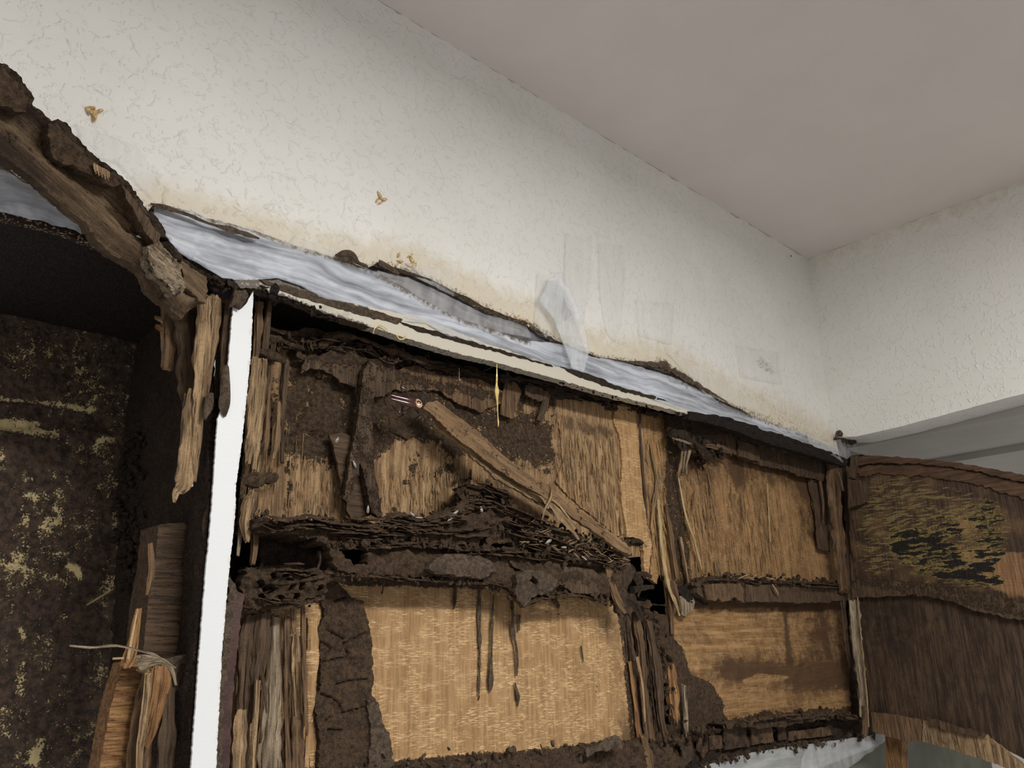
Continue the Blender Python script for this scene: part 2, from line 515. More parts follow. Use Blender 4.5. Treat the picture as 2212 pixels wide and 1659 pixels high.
def wall_material():
    t = NT('white_plaster')
    g = t.attr('grain', True)
    wp = t.vadd(g, t.noisec(g, 30, 3), .035)
    e = t.vor(wp, 42, 'DISTANCE_TO_EDGE')
    ridge = t.ramp(e, .0, .12, 1.0, 0.0)
    mask = t.ramp(t.noise(g, 75, 3, .6), .51, .59)
    wp2 = t.vadd(g, t.noisec(t.mapv(g, (1, 1, 1), (5, 2, 9)), 18, 4), .07)
    e2 = t.vor(wp2, 22, 'DISTANCE_TO_EDGE')
    ridge2 = t.math('MULTIPLY', t.ramp(e2, .0, .05, 1.0, 0.0), t.ramp(t.noise(g, 55, 3, .6), .50, .57))
    h = t.math('ADD', t.math('MULTIPLY', ridge, mask), ridge2)
    h = t.math('ADD', h, t.math('MULTIPLY', t.noise(g, 150, 4, .6), .35))
    st = t.math('ADD', t.attr('mud'), t.math('MULTIPLY', t.math('SUBTRACT', t.noise(g, 45, 5, .65), .5), 1.1))
    ds = t.math('ADD', t.attr('dark'), t.math('MULTIPLY', t.math('SUBTRACT', t.noise(g, 160, 5, .7), .5), 1.6))
    c = t.mix(t.ramp(t.noise(g, 6, 3), .3, .7), srgb(232, 231, 226), srgb(226, 225, 219))
    c = t.mix(t.ramp(st, .25, 1.0, 0, .55), c, srgb(196, 178, 138))
    c = t.mix(t.ramp(ds, .55, .85, 0, .9), c, srgb(104, 88, 68))
    vs = t.vor(g, 55, 'F1')
    c = t.mix(t.ramp(vs, .0, .045, .5, 0), c, srgb(120, 104, 84))
    return t.fin(c, .45, t.bump(h, .0010, .7), .35)
def plain_material(name, col, col2, rough=.7, sc=8, bsc=300, bd=.0005, spec=.3):
    t = NT(name)
    g = t.attr('grain', True)
    return t.fin(t.mix(t.ramp(t.noise(g, sc, 4), .3, .7), col, col2), rough, t.bump(t.noise(g, bsc, 3), bd, .6), spec)
WALL = wall_material()
CEIL = plain_material('ceiling_paint', srgb(226, 219, 213), srgb(222, 215, 209), .8)
SOFF = plain_material('soffit_paint', srgb(196, 194, 188), srgb(188, 186, 180), .8)

def laminate(name, base, edge_dirty):
    t = NT(name); g = t.attr('grain', True)
    d = t.math('ADD', t.attr('dark'), t.math('MULTIPLY', t.math('SUBTRACT', t.noise(g, 240, 4, .7), .5), 1.4))
    m = t.math('ADD', t.attr('mud'), t.math('MULTIPLY', t.math('SUBTRACT', t.noise(g, 60, 4, .65), .5), 1.2))
    c = t.mix(t.ramp(m, .3, .9, 0, .7), base, edge_dirty)
    c = t.mix(t.ramp(t.vor(g, 190, 'F1'), .0, .10, .45, 0), c, srgb(120, 108, 92))
    c = t.mix(t.ramp(d, .5, .75, 0, .95), c, srgb(62, 46, 30))
    return t.fin(c, .45, t.bump(t.noise(g, 400, 2), .0003, .5), .4)
LAM_W = laminate('laminate_white', srgb(226, 229, 231), srgb(190, 180, 160))
LAM_C = laminate('laminate_cream', srgb(198, 192, 176), srgb(120, 106, 86))
MAROON = plain_material('paint_maroon', srgb(84, 58, 54), srgb(60, 42, 38), .5, 40, 300, .001)
GREYB = plain_material('backing_grey', srgb(120, 118, 122), srgb(70, 64, 62), .8, 45, 200, .002)

def film_material(name, dens=.55, tint=(228, 233, 241), aniso=(6, 6, 130), soft=.6, grey=.5):
    t = NT(name); g = t.attr('grain', True)
    t.m.surface_render_method = 'DITHERED'
    wp = t.vadd(g, t.noisec(g, 9, 2), .03)
    n = t.noise(t.mapv(wp, aniso), 1, 3, .55)
    n2 = t.noise(t.mapv(wp, (aniso[0] * .5, aniso[1] * .5, aniso[2] * .3), (3, 4, 5)), 1, 2, .5)
    a = t.math('ADD', t.math('MULTIPLY', n, .6), t.math('MULTIPLY', n2, .6))
    al = t.ramp(a, .42, .78, dens * soft, min(1.0, dens * 1.3))
    al = t.math('MULTIPLY', al, t.ramp(t.attr('pale'), 0, 1, 1, 0))
    d = t.math('ADD', t.attr('dark'), t.math('MULTIPLY', t.math('SUBTRACT', t.noise(g, 90, 5, .75), .5), 1.8))
    dm = t.ramp(d, .55, .95)
    c = t.mix(t.ramp(t.noise(t.mapv(wp, (12, 12, 70), (8, 1, 2)), 1, 4, .6), .42, .68, 0, grey), srgb(*tint), srgb(146, 150, 160))
    c = t.mix(dm, c, srgb(120, 106, 92))
    spk = t.ramp(t.vor(g, 160, 'F1'), .0, .09, .7, 0)
    c = t.mix(spk, c, srgb(110, 92, 70))
    al = t.math('MAXIMUM', al, t.math('MULTIPLY', dm, .5))
    nn = t.bump(t.noise(t.mapv(wp, (aniso[0] * 1.6, aniso[1] * 1.6, aniso[2] * .6)), 1, 2, .5), .0022, .6)
    t.put(t.b.inputs['Alpha'], al)
    return t.fin(c, .4, nn, .4)
W_BEAM = wood_mat('rotten_wood_brown', srgb(92, 74, 55), srgb(122, 101, 77), srgb(50, 39, 30), streak=.5, blot=.6, bumpd=.0018)
FILM = film_material('plastic_film', .62, (218, 223, 232), soft=.3)
FILM_C = film_material('plastic_film_clear', .16, (238, 239, 240), (60, 60, 30), grey=.1)
FILM_T = film_material('plastic_tape', .16, (244, 244, 242), (90, 90, 12), grey=.0)

def mottled(name):
    t = NT(name); g = t.attr('grain', True)
    wp = t.vadd(g, t.noisec(g, 30, 4), .02)
    big = t.noise(t.mapv(wp, (20, 20, 14)), 1, 4, .6)
    fine = t.noise(t.mapv(wp, (90, 90, 90)), 1, 6, .72)
    v = t.math('ADD', t.math('ADD', t.math('MULTIPLY', big, .55), t.math('MULTIPLY', fine, .75)), t.math('MULTIPLY', t.attr('pale'), .5))
    v = t.math('ADD', v, t.math('MULTIPLY', t.math('SUBTRACT', t.noise(g, 420, 4, .75), .5), .7))
    m = t.ramp(v, .75, .79)
    c = t.mix(t.ramp(t.noise(g, 110, 5, .7), .35, .65), srgb(98, 78, 63), srgb(50, 38, 31))
    c = t.mix(m, c, srgb(232, 210, 156))
    nn = t.bump(t.math('SUBTRACT', t.math('ADD', t.noise(g, 90, 6, .75), t.math('MULTIPLY', t.noise(g, 30, 3), 1.0)), t.math('MULTIPLY', m, .5)), .006, .9)
    return t.fin(c, t.ramp(t.noise(g, 200, 2), .3, .7, .35, .7), nn, .45)
MOTTLE = mottled('mud_over_yellow_paint')

def crackle(name):
    """old panel with horizontal flaking yellow-green paint, black rot and bare wood"""
    t = NT(name); g = t.attr('grain', True)
    wp = t.vadd(g, t.noisec(g, 25, 3), .012)
    hz = t.noise(t.mapv(wp, (34, 34, 230)), 1, 6, .65)
    hz2 = t.noise(t.mapv(wp, (24, 24, 130), (4, 8, 1)), 1, 6, .65)
    vt = t.noise(t.mapv(g, (260, 260, 12)), 1, 4, .6)
    base = t.mix(t.ramp(vt, .35, .65), srgb(74, 56, 41), srgb(48, 35, 26))
    base = t.mix(t.ramp(t.noise(g, 22, 4), .45, .65, 0, .6), base, srgb(108, 82, 56))
    om = t.attr('mud')
    base = t.mix(t.ramp(t.attr('dark'), .3, .7), base, t.mix(t.ramp(vt, .35, .65), srgb(146, 110, 76), srgb(112, 82, 56)))
    y = t.math('ADD', om, t.math('MULTIPLY', t.math('SUBTRACT', hz, .5), 3.2))
    base = t.mix(t.ramp(y, .62, .80, 0, .85), base, srgb(122, 108, 66))
    bl = t.math('ADD', t.attr('pale'), t.math('MULTIPLY', t.math('SUBTRACT', hz2, .5), 3.8))
    rim = t.ramp(bl, .52, .62)
    base = t.mix(t.math('MULTIPLY', rim, .9), base, srgb(176, 156, 88))
    base = t.mix(t.ramp(bl, .66, .72), base, srgb(20, 15, 12))
    nn = t.bump(t.math('SUBTRACT', t.math('ADD', vt, hz), t.math('MULTIPLY', t.ramp(bl, .6, .72), 1.2)), .002, .9)
    return t.fin(base, .65, nn, .35)
CRACK = crackle('flaking_panel')
W_DKP = wood_mat('plywood_stained', srgb(58, 44, 34), srgb(88, 69, 52), srgb(33, 25, 20), streak=.7, rough=.55, blot=.6)

def glossy(name, col, rough=.18, coat=.8, col2=None, sc=200):
    t = NT(name); g = t.attr('grain', True)
    c = col if col2 is None else t.mix(t.ramp(t.noise(g, sc, 3), .4, .6), col, col2)
    t.b.inputs['Coat Weight'].default_value = coat; t.b.inputs['Coat Roughness'].default_value = .08
    return t.fin(c, rough, None, .6)
ROACH = glossy('cockroach_wing', srgb(70, 20, 12), .22, .7, srgb(34, 10, 8))
ROACH_P = glossy('cockroach_shield_rim', srgb(206, 160, 124), .3, .6)
ROACH_B = glossy('cockroach_body', srgb(26, 12, 9), .3, .5)
RESIN = glossy('yellow_resin', srgb(222, 198, 120), .35, .3, srgb(200, 170, 90))
AMBER = glossy('amber_wing', srgb(214, 190, 136), .4, .2, srgb(176, 132, 76), 300)
WING = glossy('pale_wing', srgb(160, 152, 142), .35, .3, srgb(118, 108, 96), 500)
STRAW = wood_mat('straw', srgb(160, 136, 96), srgb(190, 166, 124), srgb(96, 76, 52), streak=.6, blot=.3)

# ================================================================== the room
ZC = 2.55
XB = 2.039
def quadbox(name, x0, x1, y0, y1, z0, z1, mat, parent=None, div=1):
    V = np.array([(x, y, z) for x in (x0, x1) for y in (y0, y1) for z in (z0, z1)])
    Fc = [(0, 1, 3, 2), (4, 6, 7, 5), (0, 4, 5, 1), (2, 3, 7, 6), (0, 2, 6, 4), (1, 5, 7, 3)]
    mb = MB(); mb.add(V, Fc); return mb.build(name, mat, parent)
o = quadbox('ceiling', -0.6, 3.1, -2.2, 0.06, ZC, ZC + .03, CEIL); tag(o, kind='structure')
tl = proj((-0.25, 0, ZC)); trr = proj((XB + .01, 0, ZC)); br = proj((XB + .01, 0, 2.0))
bl = proj((-0.25, 0, 2.05))
WEDGE = [tuple(bl), (0, 350), (60, 395), (110, 405), (170, 455), (230, 500), (290, 500), (330, 442), (380, 455), (450, 480), (560, 510), (660, 548), (730, 562), (790, 578),
         (815, 570), (835, 575), (900, 590), (960, 620), (1000, 640), (1060, 672), (1145, 700), (1200, 735), (1290, 772), (1400, 790), (1440, 800),
         (1500, 835), (1570, 872), (1640, 905), (1700, 932), tuple(br)]
def wall_att(px, py, P):
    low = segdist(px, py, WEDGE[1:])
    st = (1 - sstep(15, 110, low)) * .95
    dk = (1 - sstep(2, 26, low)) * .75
    dk = np.maximum(dk, .75 * stroke(px, py, [(1640, 780), (1665, 800)], 14, 12))
    dk = np.maximum(dk, .62 * stroke(px, py, [(560, 480), (575, 478)], 5, 5))
    dk = np.maximum(dk, .85 * stroke(px, py, [(1425, 780), (1450, 800), (1500, 830)], 14, 10))
    dk = np.maximum(dk, .55 * stroke(px, py, [(1640, 860), (1700, 905), (1790, 955)], 22, 20))
    st = np.maximum(st, .8 * stroke(px, py, [(1205, 690), (1220, 640)], 10, 12))
    return {'mud': st, 'dark': dk}
wl = slab('wall_back', [tuple(tl), tuple(trr)] + WEDGE[::-1], 0.0, WALL, th=.012, sp=15, jag=2.2, freq=14,
          hf=lambda px, py, P: .0012 * fbm(P[:, 0] * 9, P[:, 2] * 9, seed=4), af=wall_att, sharp=.5)
tag(wl, kind='structure')
# header wall at the right and what is behind it
mb = MB()
PB = Plane((XB, 0, 0), (-1, 0, 0))
h0, h1 = PB.hit(1797, 945), PB.hit(2212, 850)
def hdr(y, z): return (XB, y, z)
zs = h0[2]; zs2 = zs + (h1[2] - h0[2]) / (h1[1] - h0[1]) * (-2.2 - h0[1])
def wb_att(px, py, P):
    return {'mud': .55 * (1 - sstep(0, 60, py - 0 - (568 - .368 * (px - 1750)))) , 'dark': .6 * stroke(px, py, [(1800, 935), (1830, 945)], 8, 8)}
slab_mesh(mb, [tuple(proj((XB, 0.0, ZC))), tuple(proj((XB, -1.3, ZC))), tuple(proj((XB, -1.3, zs + (h1[2] - h0[2]) / (h1[1] - h0[1]) * (-1.3)))), (2212, 850), (2050, 893), (1950, 920), (1850, 943), tuple(proj(h0))],
          PB, th=.10, sp=22, jag=.8, af=wb_att)
tag(mb.build('wall_right', WALL), kind='structure')
tag(quadbox('trim_1', XB + .101, XB + .42, -1.3, .02, zs - .012, zs + .01, SOFF), kind='structure')
tag(quadbox('trim_2', XB + .421, XB + .9, -1.3, .02, zs - .03, zs - .01, SOFF), kind='structure')
tag(quadbox('wall_far', XB + .9, XB + .95, -1.3, .6, 1.0, zs + .2, CEIL), kind='structure')
# wall under the cabinet
SAGE = plain_material('sage_wall', srgb(112, 116, 104), srgb(96, 100, 88), .7, 12)
tag(quadbox('wall_lower', .9, XB + .9, .075, .10, .9, 1.50, SAGE), kind='structure')
BACKD = plain_material('void_dark', srgb(24, 20, 18), srgb(16, 13, 12), .9)

# ================================================================== left open bay
LB = thing('wall_cabinet', A(.0).hit(200, 1659), 'dark open cabinet bay at the left, its inside caked in black mud over yellow paint', 'cabinet')
ydp = .285
def lbh(px, py, P):
    h = .006 * fbm(P[:, 0] * 40, P[:, 2] * 40, seed=8, oct=5) + .004 * fbm(P[:, 0] * 14, P[:, 2] * 14, seed=9)
    for y0, sl in ((938, .02), (1218, .1), (1270, .12)):
        h = h + .004 * (1 - sstep(0, 7, np.abs(py - y0 - sl * px - 8 * vnoise(px / 40, px * 0 + y0))))
    h = h - .004 * (py < 925)
    return h
def lba(px, py, P):
    m = np.full(px.shape, .0)
    up = (py < 920)
    m = np.where(up, -.10, 0)
    for pts, wd, v in (([(0, 912), (40, 925), (120, 940)], 12, .55), ([(40, 920), (80, 918)], 14, .5), ([(0, 858), (100, 868), (200, 885)], 4, .6), ([(210, 950), (245, 952)], 7, .55), ([(150, 1225), (165, 1232), (172, 1250)], 7, .7),
                       ([(42, 1360), (48, 1375)], 8, .6), ([(55, 1020), (60, 1040)], 12, .3), ([(130, 1075), (125, 1110), (100, 1140)], 15, .26), ([(50, 1070), (75, 1075)], 10, .35),
                       ([(70, 1640), (90, 1600)], 12, .4), ([(40, 1440), (45, 1490)], 14, .3), ([(0, 1220), (80, 1232), (150, 1260)], 3, .3), ([(217, 1395), (218, 1490)], 2.5, .5), ([(245, 1110), (250, 1150)], 8, .28), ([(50, 1100), (60, 1130)], 10, .25), ([(15, 1400), (10, 1430)], 8, .3),
                       ([(20, 1580), (60, 1655)], 18, .12)):
        m = np.maximum(m, .85 * v * stroke(px, py, pts, wd * .9, 7))
    return {'pale': m}
slab('back_panel', [(-130, 560), (300, 640), (300, 1700), (-130, 1700)], ydp, MOTTLE, LB, th=.012, sp=6, jag=0, hf=lbh, af=lba)
BOARD_D = mud_mat('board_dark_flecked', srgb(40, 30, 26), srgb(18, 14, 13))
def edge_flecks(name):
    t = NT(name); g = t.attr('grain', True)
    m = t.ramp(t.noise(g, 260, 5, .7), .56, .60)
    c = t.mix(m, srgb(38, 26, 22), srgb(168, 148, 112))
    return t.fin(c, .7, t.bump(t.noise(g, 200, 4), .002, .8))
EDGEF = edge_flecks('flaking_edge')
# top board: underside rises from the front edge
tf = A(-.002)
a0, a1 = tf.hit(-160, 432), tf.hit(440, 618)
o = quadbox('top_board', a0[0] - .02, .436, .004, .30, 2.004, 2.02, BOARD_D, LB)
slab('front_edge', [(-160, 405), (0, 447), (60, 458), (150, 485), (250, 520), (330, 548), (440, 600), (440, 622), (330, 580), (230, 540), (120, 500), (0, 470), (-160, 432)], -.001, EDGEF, LB, th=.010, sp=6, jag=2,
     hf=lambda px, py, P: .001 * fbm(P[:, 0] * 80, P[:, 2] * 80, seed=3), af=lambda px, py, P: {'dark': .6})
# left face of the dividing board: broken, mud-coated, seen end-on
XD = .428
PD = Plane((XD, 0, 0), (-1, 0, 0))
def dvh(px, py, P):
    return .007 * fbm(P[:, 1] * 60, P[:, 2] * 30, seed=21, oct=5) + .005 * fbm(P[:, 1] * 25, P[:, 2] * 12, seed=22) * 1.0
slab('side_board', [(250, 600), (450, 610), (455, 900), (452, 1100), (440, 1300), (425, 1500), (418, 1700), (230, 1700), (245, 1400), (256, 1100), (256, 900)], PD, MUD_D, LB, th=.006, sp=7, jag=2.5, hf=dvh, bend=lambda q: np.stack([q[:, 0], np.maximum(q[:, 1], .004), q[:, 2]], 1),
     holes=[[(395, 1000), (420, 985), (425, 1040), (405, 1065)], [(300, 1300), (322, 1290), (325, 1330), (305, 1345)]])
mb = MB()
rngc = random.Random(3)
for i in range(150):
    x = rngc.gauss(285, 16); y = rngc.uniform(930, 1280)
    P = PD.hit(x, y) + np.array([-rngc.uniform(0, .006), 0, 0]); 
    clump_mesh(mb, P, rngc.uniform(.003, .009), i, (.7, 1, .6), .7, ICO1)
tag(mb.build('mud_lumps', MUD_D, LB), kind='stuff')
# grooved dark block on the divider
def grh(px, py, P):
    return .0016 * vnoise(P[:, 2] * 420, P[:, 0] * 14, seed=3) + .0008 * vnoise(P[:, 2] * 900, P[:, 0] * 40, seed=5)
def grain_h(P): return np.stack([P[:, 2], P[:, 1], P[:, 0]], 1)
slab('grooved_block', [(342, 1133), (400, 1128), (438, 1136), (432, 1210), (420, 1290), (416, 1380), (412, 1412), (360, 1422), (310, 1410), (318, 1310), (335, 1215)], .055, W_DARK, LB, th=.05, sp=4, jag=1, hf=grh, grain=grain_h)
slab('mud_smear', [(430, 1130), (450, 1120), (446, 1250), (432, 1420), (424, 1500), (418, 1600), (414, 1690), (385, 1690), (395, 1560), (398, 1500), (385, 1490), (370, 1440), (350, 1425), (405, 1412), (416, 1370), (420, 1290)], .03, MUD_G, LB, th=.03, sp=6, jag=2.5,
     hf=lambda px, py, P: .004 * fbm(P[:, 0] * 80, P[:, 2] * 60, seed=31))
# hanging splinters, left of the white edge
SPL = [ # path, material, name, th
 ([(372, 640, .05, 44), (368, 720, .05, 44), (362, 800, .05, 30)], W_MID, .25, 'wood_flake'),
 ([(396, 660, .04, 50), (404, 760, .04, 44), (408, 850, .04, 40), (404, 880, .04, 22)], W_DARK, .3, 'wood_flake'),
 ([(447, 640, .012, 34), (440, 760, .012, 36), (432, 860, .012, 32), (424, 960, .012, 20), (421, 1040, .012, 8)], W_SPL, .5, 'splinter'),
 ([(466, 640, .012, 22), (460, 720, .012, 26), (452, 800, .012, 16), (446, 860, .012, 5)], W_SPL, .6, 'splinter'),
 ([(414, 840, .014, 14), (408, 900, .014, 26), (402, 980, .014, 30), (392, 1050, .014, 30), (380, 1062, .014, 16), (376, 1085, .014, 6)], W_SPL, .45, 'splinter'),
 ([(400, 850, .02, 4), (396, 900, .02, 7), (390, 1000, .02, 9), (380, 1060, .02, 5)], W_GREY, .6, 'splinter'),
 ([(425, 960, .02, 14), (420, 1010, .02, 17), (418, 1035, .02, 4)], W_MID, .4, 'splinter'),
 ([(436, 900, .02, 8), (430, 960, .02, 10), (424, 1000, .02, 6)], W_GREY, .6, 'splinter'),
 ([(495, 650, .01, 20), (486, 740, .01, 18), (480, 820, .01, 12), (478, 860, .01, 6)], W_DARK, .7, 'splinter'),
 ([(480, 650, .02, 12), (473, 760, .02, 12), (468, 860, .02, 10)], MUD_D, .7, 'splinter'),
 ([(488, 790, -.006, 10), (486, 840, -.006, 18), (484, 880, -.006, 20), (485, 900, -.006, 5)], MUD_G, .6, 'mud_clot'),
 ([(455, 850, .0, 12), (448, 880, .0, 20), (442, 905, .0, 8)], MUD_G, .6, 'mud_clot'),
 ([(335, 685, .05, 8), (350, 692, .05, 12)], W_SPL, .3, 'splinter'),
 ([(336, 705, .05, 10), (352, 712, .05, 18)], W_ORANGE, .3, 'splinter'),
 ([(325, 1175, .03, 10), (328, 1230, .03, 14), (318, 1285, .03, 8)], W_MID, .3, 'splinter'),
 ([(300, 1315, .03, 12), (292, 1360, .03, 20), (282, 1410, .03, 22), (270, 1440, .03, 22)], W_ORANGE, .3, 'splinter'),
 ([(297, 1316, .024, 3), (286, 1370, .024, 4), (276, 1425, .024, 6)], STRAW, .5, 'splinter'),
 ([(328, 1430, .04, 34), (322, 1500, .04, 46), (305, 1590, .04, 46), (296, 1700, .04, 46)], W_MID, .35, 'splinter'),
 ([(345, 1440, .03, 44), (338, 1500, .03, 46), (326, 1570, .03, 30), (318, 1615, .03, 8)], W_ORANGE, .35, 'splinter'),
 ([(322, 1455, .026, 14), (314, 1540, .026, 16), (304, 1620, .026, 14), (300, 1700, .026, 12)], W_SPL, .4, 'splinter'),
 ([(372, 1440, .03, 26), (366, 1500, .03, 30), (360, 1600, .03, 40), (350, 1700, .03, 50)], W_DARK, .4, 'splinter'),
 ([(300, 1438, .03, 40), (350, 1430, .028, 16), (372, 1450, .026, 10), (380, 1480, .024, 6)], W_GREY, .35, 'splinter'),
]
for i, (pth, m_, th_, nm) in enumerate(SPL):
    strip(nm, pth, m_, LB, th=th_, m=12, sp=7, flute=.28, wob=.18, ragged=.5, seed=i * 3 + 1, sq=3)
slab('saw_cut_board', [(268, 1430), (300, 1425), (310, 1440), (296, 1500), (282, 1600), (275, 1700), (208, 1700), (222, 1620), (240, 1520)], .05, W_ORANGE, LB, th=.03, sp=5, jag=1.2,
     hf=lambda px, py, P: .0022 * vnoise(P[:, 2] * 300 + P[:, 0] * 40, P[:, 0] * 20, seed=3), grain=grain_h)

# ================================================================== main cabinet: plywood back in cells
MC = thing('wall_cabinet', A(0).hit(1100, 1659), 'gutted plywood wall cabinet in the middle, eaten by termites, with a white front edge strip', 'cabinet')
# divider edge strip (white)
WS = [(548, 628), (545, 700), (541, 780), (534, 850), (525, 935), (516, 1010), (510, 1045), (509, 1110), (500, 1190), (492, 1270), (486, 1340), (479, 1420), (476, 1500), (470, 1600), (466, 1700),
      (410, 1700), (414, 1640), (430, 1420), (445, 1230), (455, 1130), (463, 1010), (470, 905), (480, 880), (492, 800), (500, 700), (505, 660), (520, 668), (532, 655)]
def wsa(px, py, P):
    rt = segdist(px, py, WS[:15])
    return {'dark': .62 * (1 - sstep(0, 5, rt)) + .8 * stroke(px, py, [(519, 1040), (512, 1110)], 3, 4), 'mud': .5 * (1 - sstep(0, 14, rt))}
slab('front_edge', WS, -.004, LAM_W, MC, th=.003, sp=5, jag=.9, freq=6, af=wsa)
slab('divider_board', [(545, 640), (541, 780), (512, 1040), (495, 1230), (466, 1690), (424, 1700), (458, 1150), (498, 780), (512, 660)], -.0005, MUD_D, MC, th=.04, sp=12, jag=2)
slab('maroon_edge', [(506, 1270), (528, 1285), (520, 1340), (508, 1440), (500, 1560), (494, 1700), (464, 1700), (472, 1560), (482, 1420), (492, 1300)], .002, MAROON, MC, th=.02, sp=7, jag=2,
     hf=lambda px, py, P: .0012 * fbm(P[:, 0] * 60, P[:, 2] * 40, seed=5))
slab('mud_smear', [(497, 1240), (512, 1275), (496, 1400), (484, 1520), (477, 1690), (463, 1690), (470, 1540), (479, 1420), (489, 1310)], -.003, MUD_G, MC, th=.006, sp=5, jag=3, hf=lambda px, py, P: .002 * fbm(P[:, 0] * 160, P[:, 2] * 90, seed=6))
# void behind everything
slab('back_board', [(540, 560), (1890, 930), (1900, 1640), (1500, 1700), (440, 1720), (500, 700)], .125, BACKD, MC, th=.01, sp=60, jag=0)
slab('top_board', [(430, 560), (545, 600), (700, 640), (1100, 770), (1500, 880), (1820, 975), (1830, 990), (1500, 893), (1100, 786), (700, 660), (545, 612), (430, 600)], .03, BOARD_D, MC, th=.10, sp=16, jag=1)
# grey backing in the gap between wall and cabinet
GAPB = slab('trim_3', [(-160, 300), (0, 345), (300, 430), (560, 500), (830, 560), (1150, 690), (1500, 820), (1840, 965), (1830, 992), (1500, 900), (1100, 775), (740, 670), (440, 590), (230, 540), (0, 460), (-160, 420)], .014, GREYB, None, th=.004, sp=20, jag=0,
     hf=lambda px, py, P: .002 * fbm(P[:, 0] * 30, P[:, 2] * 30, seed=5))
tag(GAPB, kind='structure')
# cream top rail
RAILT = [(505, 605), (600, 605), (700, 640), (760, 655), (830, 670), (920, 690), (1050, 742), (1200, 790), (1330, 830), (1450, 872), (1522, 896)]
RAILB = [(1522, 904), (1480, 893), (1400, 872), (1300, 848), (1200, 818), (1075, 784), (1000, 766), (900, 738), (820, 712), (740, 688), (700, 676), (620, 642), (580, 632), (548, 622), (520, 622)]
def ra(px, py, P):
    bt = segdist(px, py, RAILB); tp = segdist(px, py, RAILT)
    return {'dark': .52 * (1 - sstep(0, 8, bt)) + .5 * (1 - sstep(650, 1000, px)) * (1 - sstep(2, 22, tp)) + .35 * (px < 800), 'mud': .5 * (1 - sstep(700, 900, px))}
TRAIL = slab('top_rail', RAILT + RAILB, -.006, LAM_C, MC, th=.018, sp=6, jag=1.3, af=ra)

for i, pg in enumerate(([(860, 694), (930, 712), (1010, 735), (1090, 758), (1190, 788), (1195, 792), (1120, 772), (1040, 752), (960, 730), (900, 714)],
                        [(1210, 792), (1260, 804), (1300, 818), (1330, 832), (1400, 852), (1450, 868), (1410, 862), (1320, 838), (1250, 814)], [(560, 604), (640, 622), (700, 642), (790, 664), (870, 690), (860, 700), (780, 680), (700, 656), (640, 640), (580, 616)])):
    slab('shadow_gap', pg, -.0075, MUD_G if i == 2 else MUD_D, TRAIL, th=.001, sp=5, jag=1.6, seed=i + 3, hf=lambda px, py, P: .001 * fbm(P[:, 0] * 80, P[:, 2] * 80))  # dark slivers put in as the shade between film and rail
# ---------------- upper cell: plywood sheet with mud, streaks
MUDUP = [(560, 640), (820, 700), (1100, 800), (1330, 870), (1300, 880), (1215, 890), (1195, 930), (1200, 990), (1190, 1030), (1120, 1000), (1060, 1010), (1010, 985), (960, 990), (930, 960), (870, 950), (830, 985), (800, 1000), (820, 1120), (745, 1110), (740, 1040), (700, 1000), (660, 1000), (640, 1000), (600, 980), (570, 1000), (550, 900)]
def p1a(px, py, P):
    m = .74 * area_mask(px, py, MUDUP, 26)
    n = fbm(P[:, 0] * 30, P[:, 2] * 8, seed=12)
    m = m - .55 * stroke(px, py, [(605, 760), (600, 900), (590, 1000)], 14, 14) - .35 * area_mask(px, py, [(860, 800), (1080, 850), (1110, 900), (1060, 890), (960, 850), (870, 850)], 18)
    m = m - .4 * stroke(px, py, [(1140, 880), (1180, 900)], 16, 14)
    m = np.maximum(m, .75 * (1 - sstep(0, 20, np.abs(py - (1125 + .06 * (px - 560))))))
    m = np.maximum(m, .6 * stroke(px, py, [(950, 1020), (975, 1010)], 14, 12)); m = np.maximum(m, .55 * stroke(px, py, [(935, 1060), (940, 1064)], 9, 8)); m = np.maximum(m, .55 * stroke(px, py, [(905, 990), (880, 1040)], 12, 14))
    m = np.maximum(m, .55 * stroke(px, py, [(625, 1000), (622, 1090)], 8, 8))
    d = .30 + .4 * n + .3 * area_mask(px, py, [(550, 700), (760, 760), (700, 1000), (550, 1000)], 30)
    d = d + .6 * stroke(px, py, [(1060, 1000), (1075, 1040), (1180, 1060)], 22, 22) - .1
    d = d + .5 * area_mask(px, py, [(940, 1085), (1010, 1080), (1010, 1130), (920, 1130)], 16)
    p = .55 * area_mask(px, py, [(1120, 990), (1300, 1100), (1260, 1140), (1120, 1060)], 30) + .3 * stroke(px, py, [(600, 960), (590, 1120)], 14, 14)
    return {'mud': m, 'dark': d, 'pale': p}
def p1h(px, py, P):
    m = area_mask(px, py, MUDUP, 20)
    h = .0025 * m * (1 + fbm(P[:, 0] * 40, P[:, 2] * 40, seed=2, oct=4)) + .0016 * vnoise(P[:, 0] * 300, P[:, 2] * 9, seed=6) * (1 - .6 * m) + .0012 * vnoise(P[:, 0] * 90, P[:, 2] * 4, seed=7)
    for c in ([(690, 810), (665, 850), (670, 880), (640, 910), (645, 930), (700, 935)], [(922, 846), (945, 842), (965, 852), (972, 845), (976, 862), (985, 880), (1010, 885), (1050, 892), (1070, 895), (1080, 910)], [(625, 940), (660, 938), (700, 945)], [(1060, 912), (1075, 930), (1078, 960)], [(1095, 910), (1085, 930)], [(660, 870), (640, 925)], [(1100, 960), (1130, 955), (1160, 965)]):
        h = h - .005 * stroke(px, py, c, 1.5, 2.5)
    return h
YP = .060
slab('plywood_panel', [(552, 705), (640, 722), (740, 742), (860, 775), (1000, 805), (1100, 826), (1240, 855), (1385, 886), (1392, 960), (1405, 1100), (1412, 1200), (1200, 1215), (900, 1190), (640, 1180), (535, 1170), (520, 1100), (535, 950)], YP, W_UP, MC, th=.006, sp=4.2, jag=1.5, hf=p1h, af=p1a)
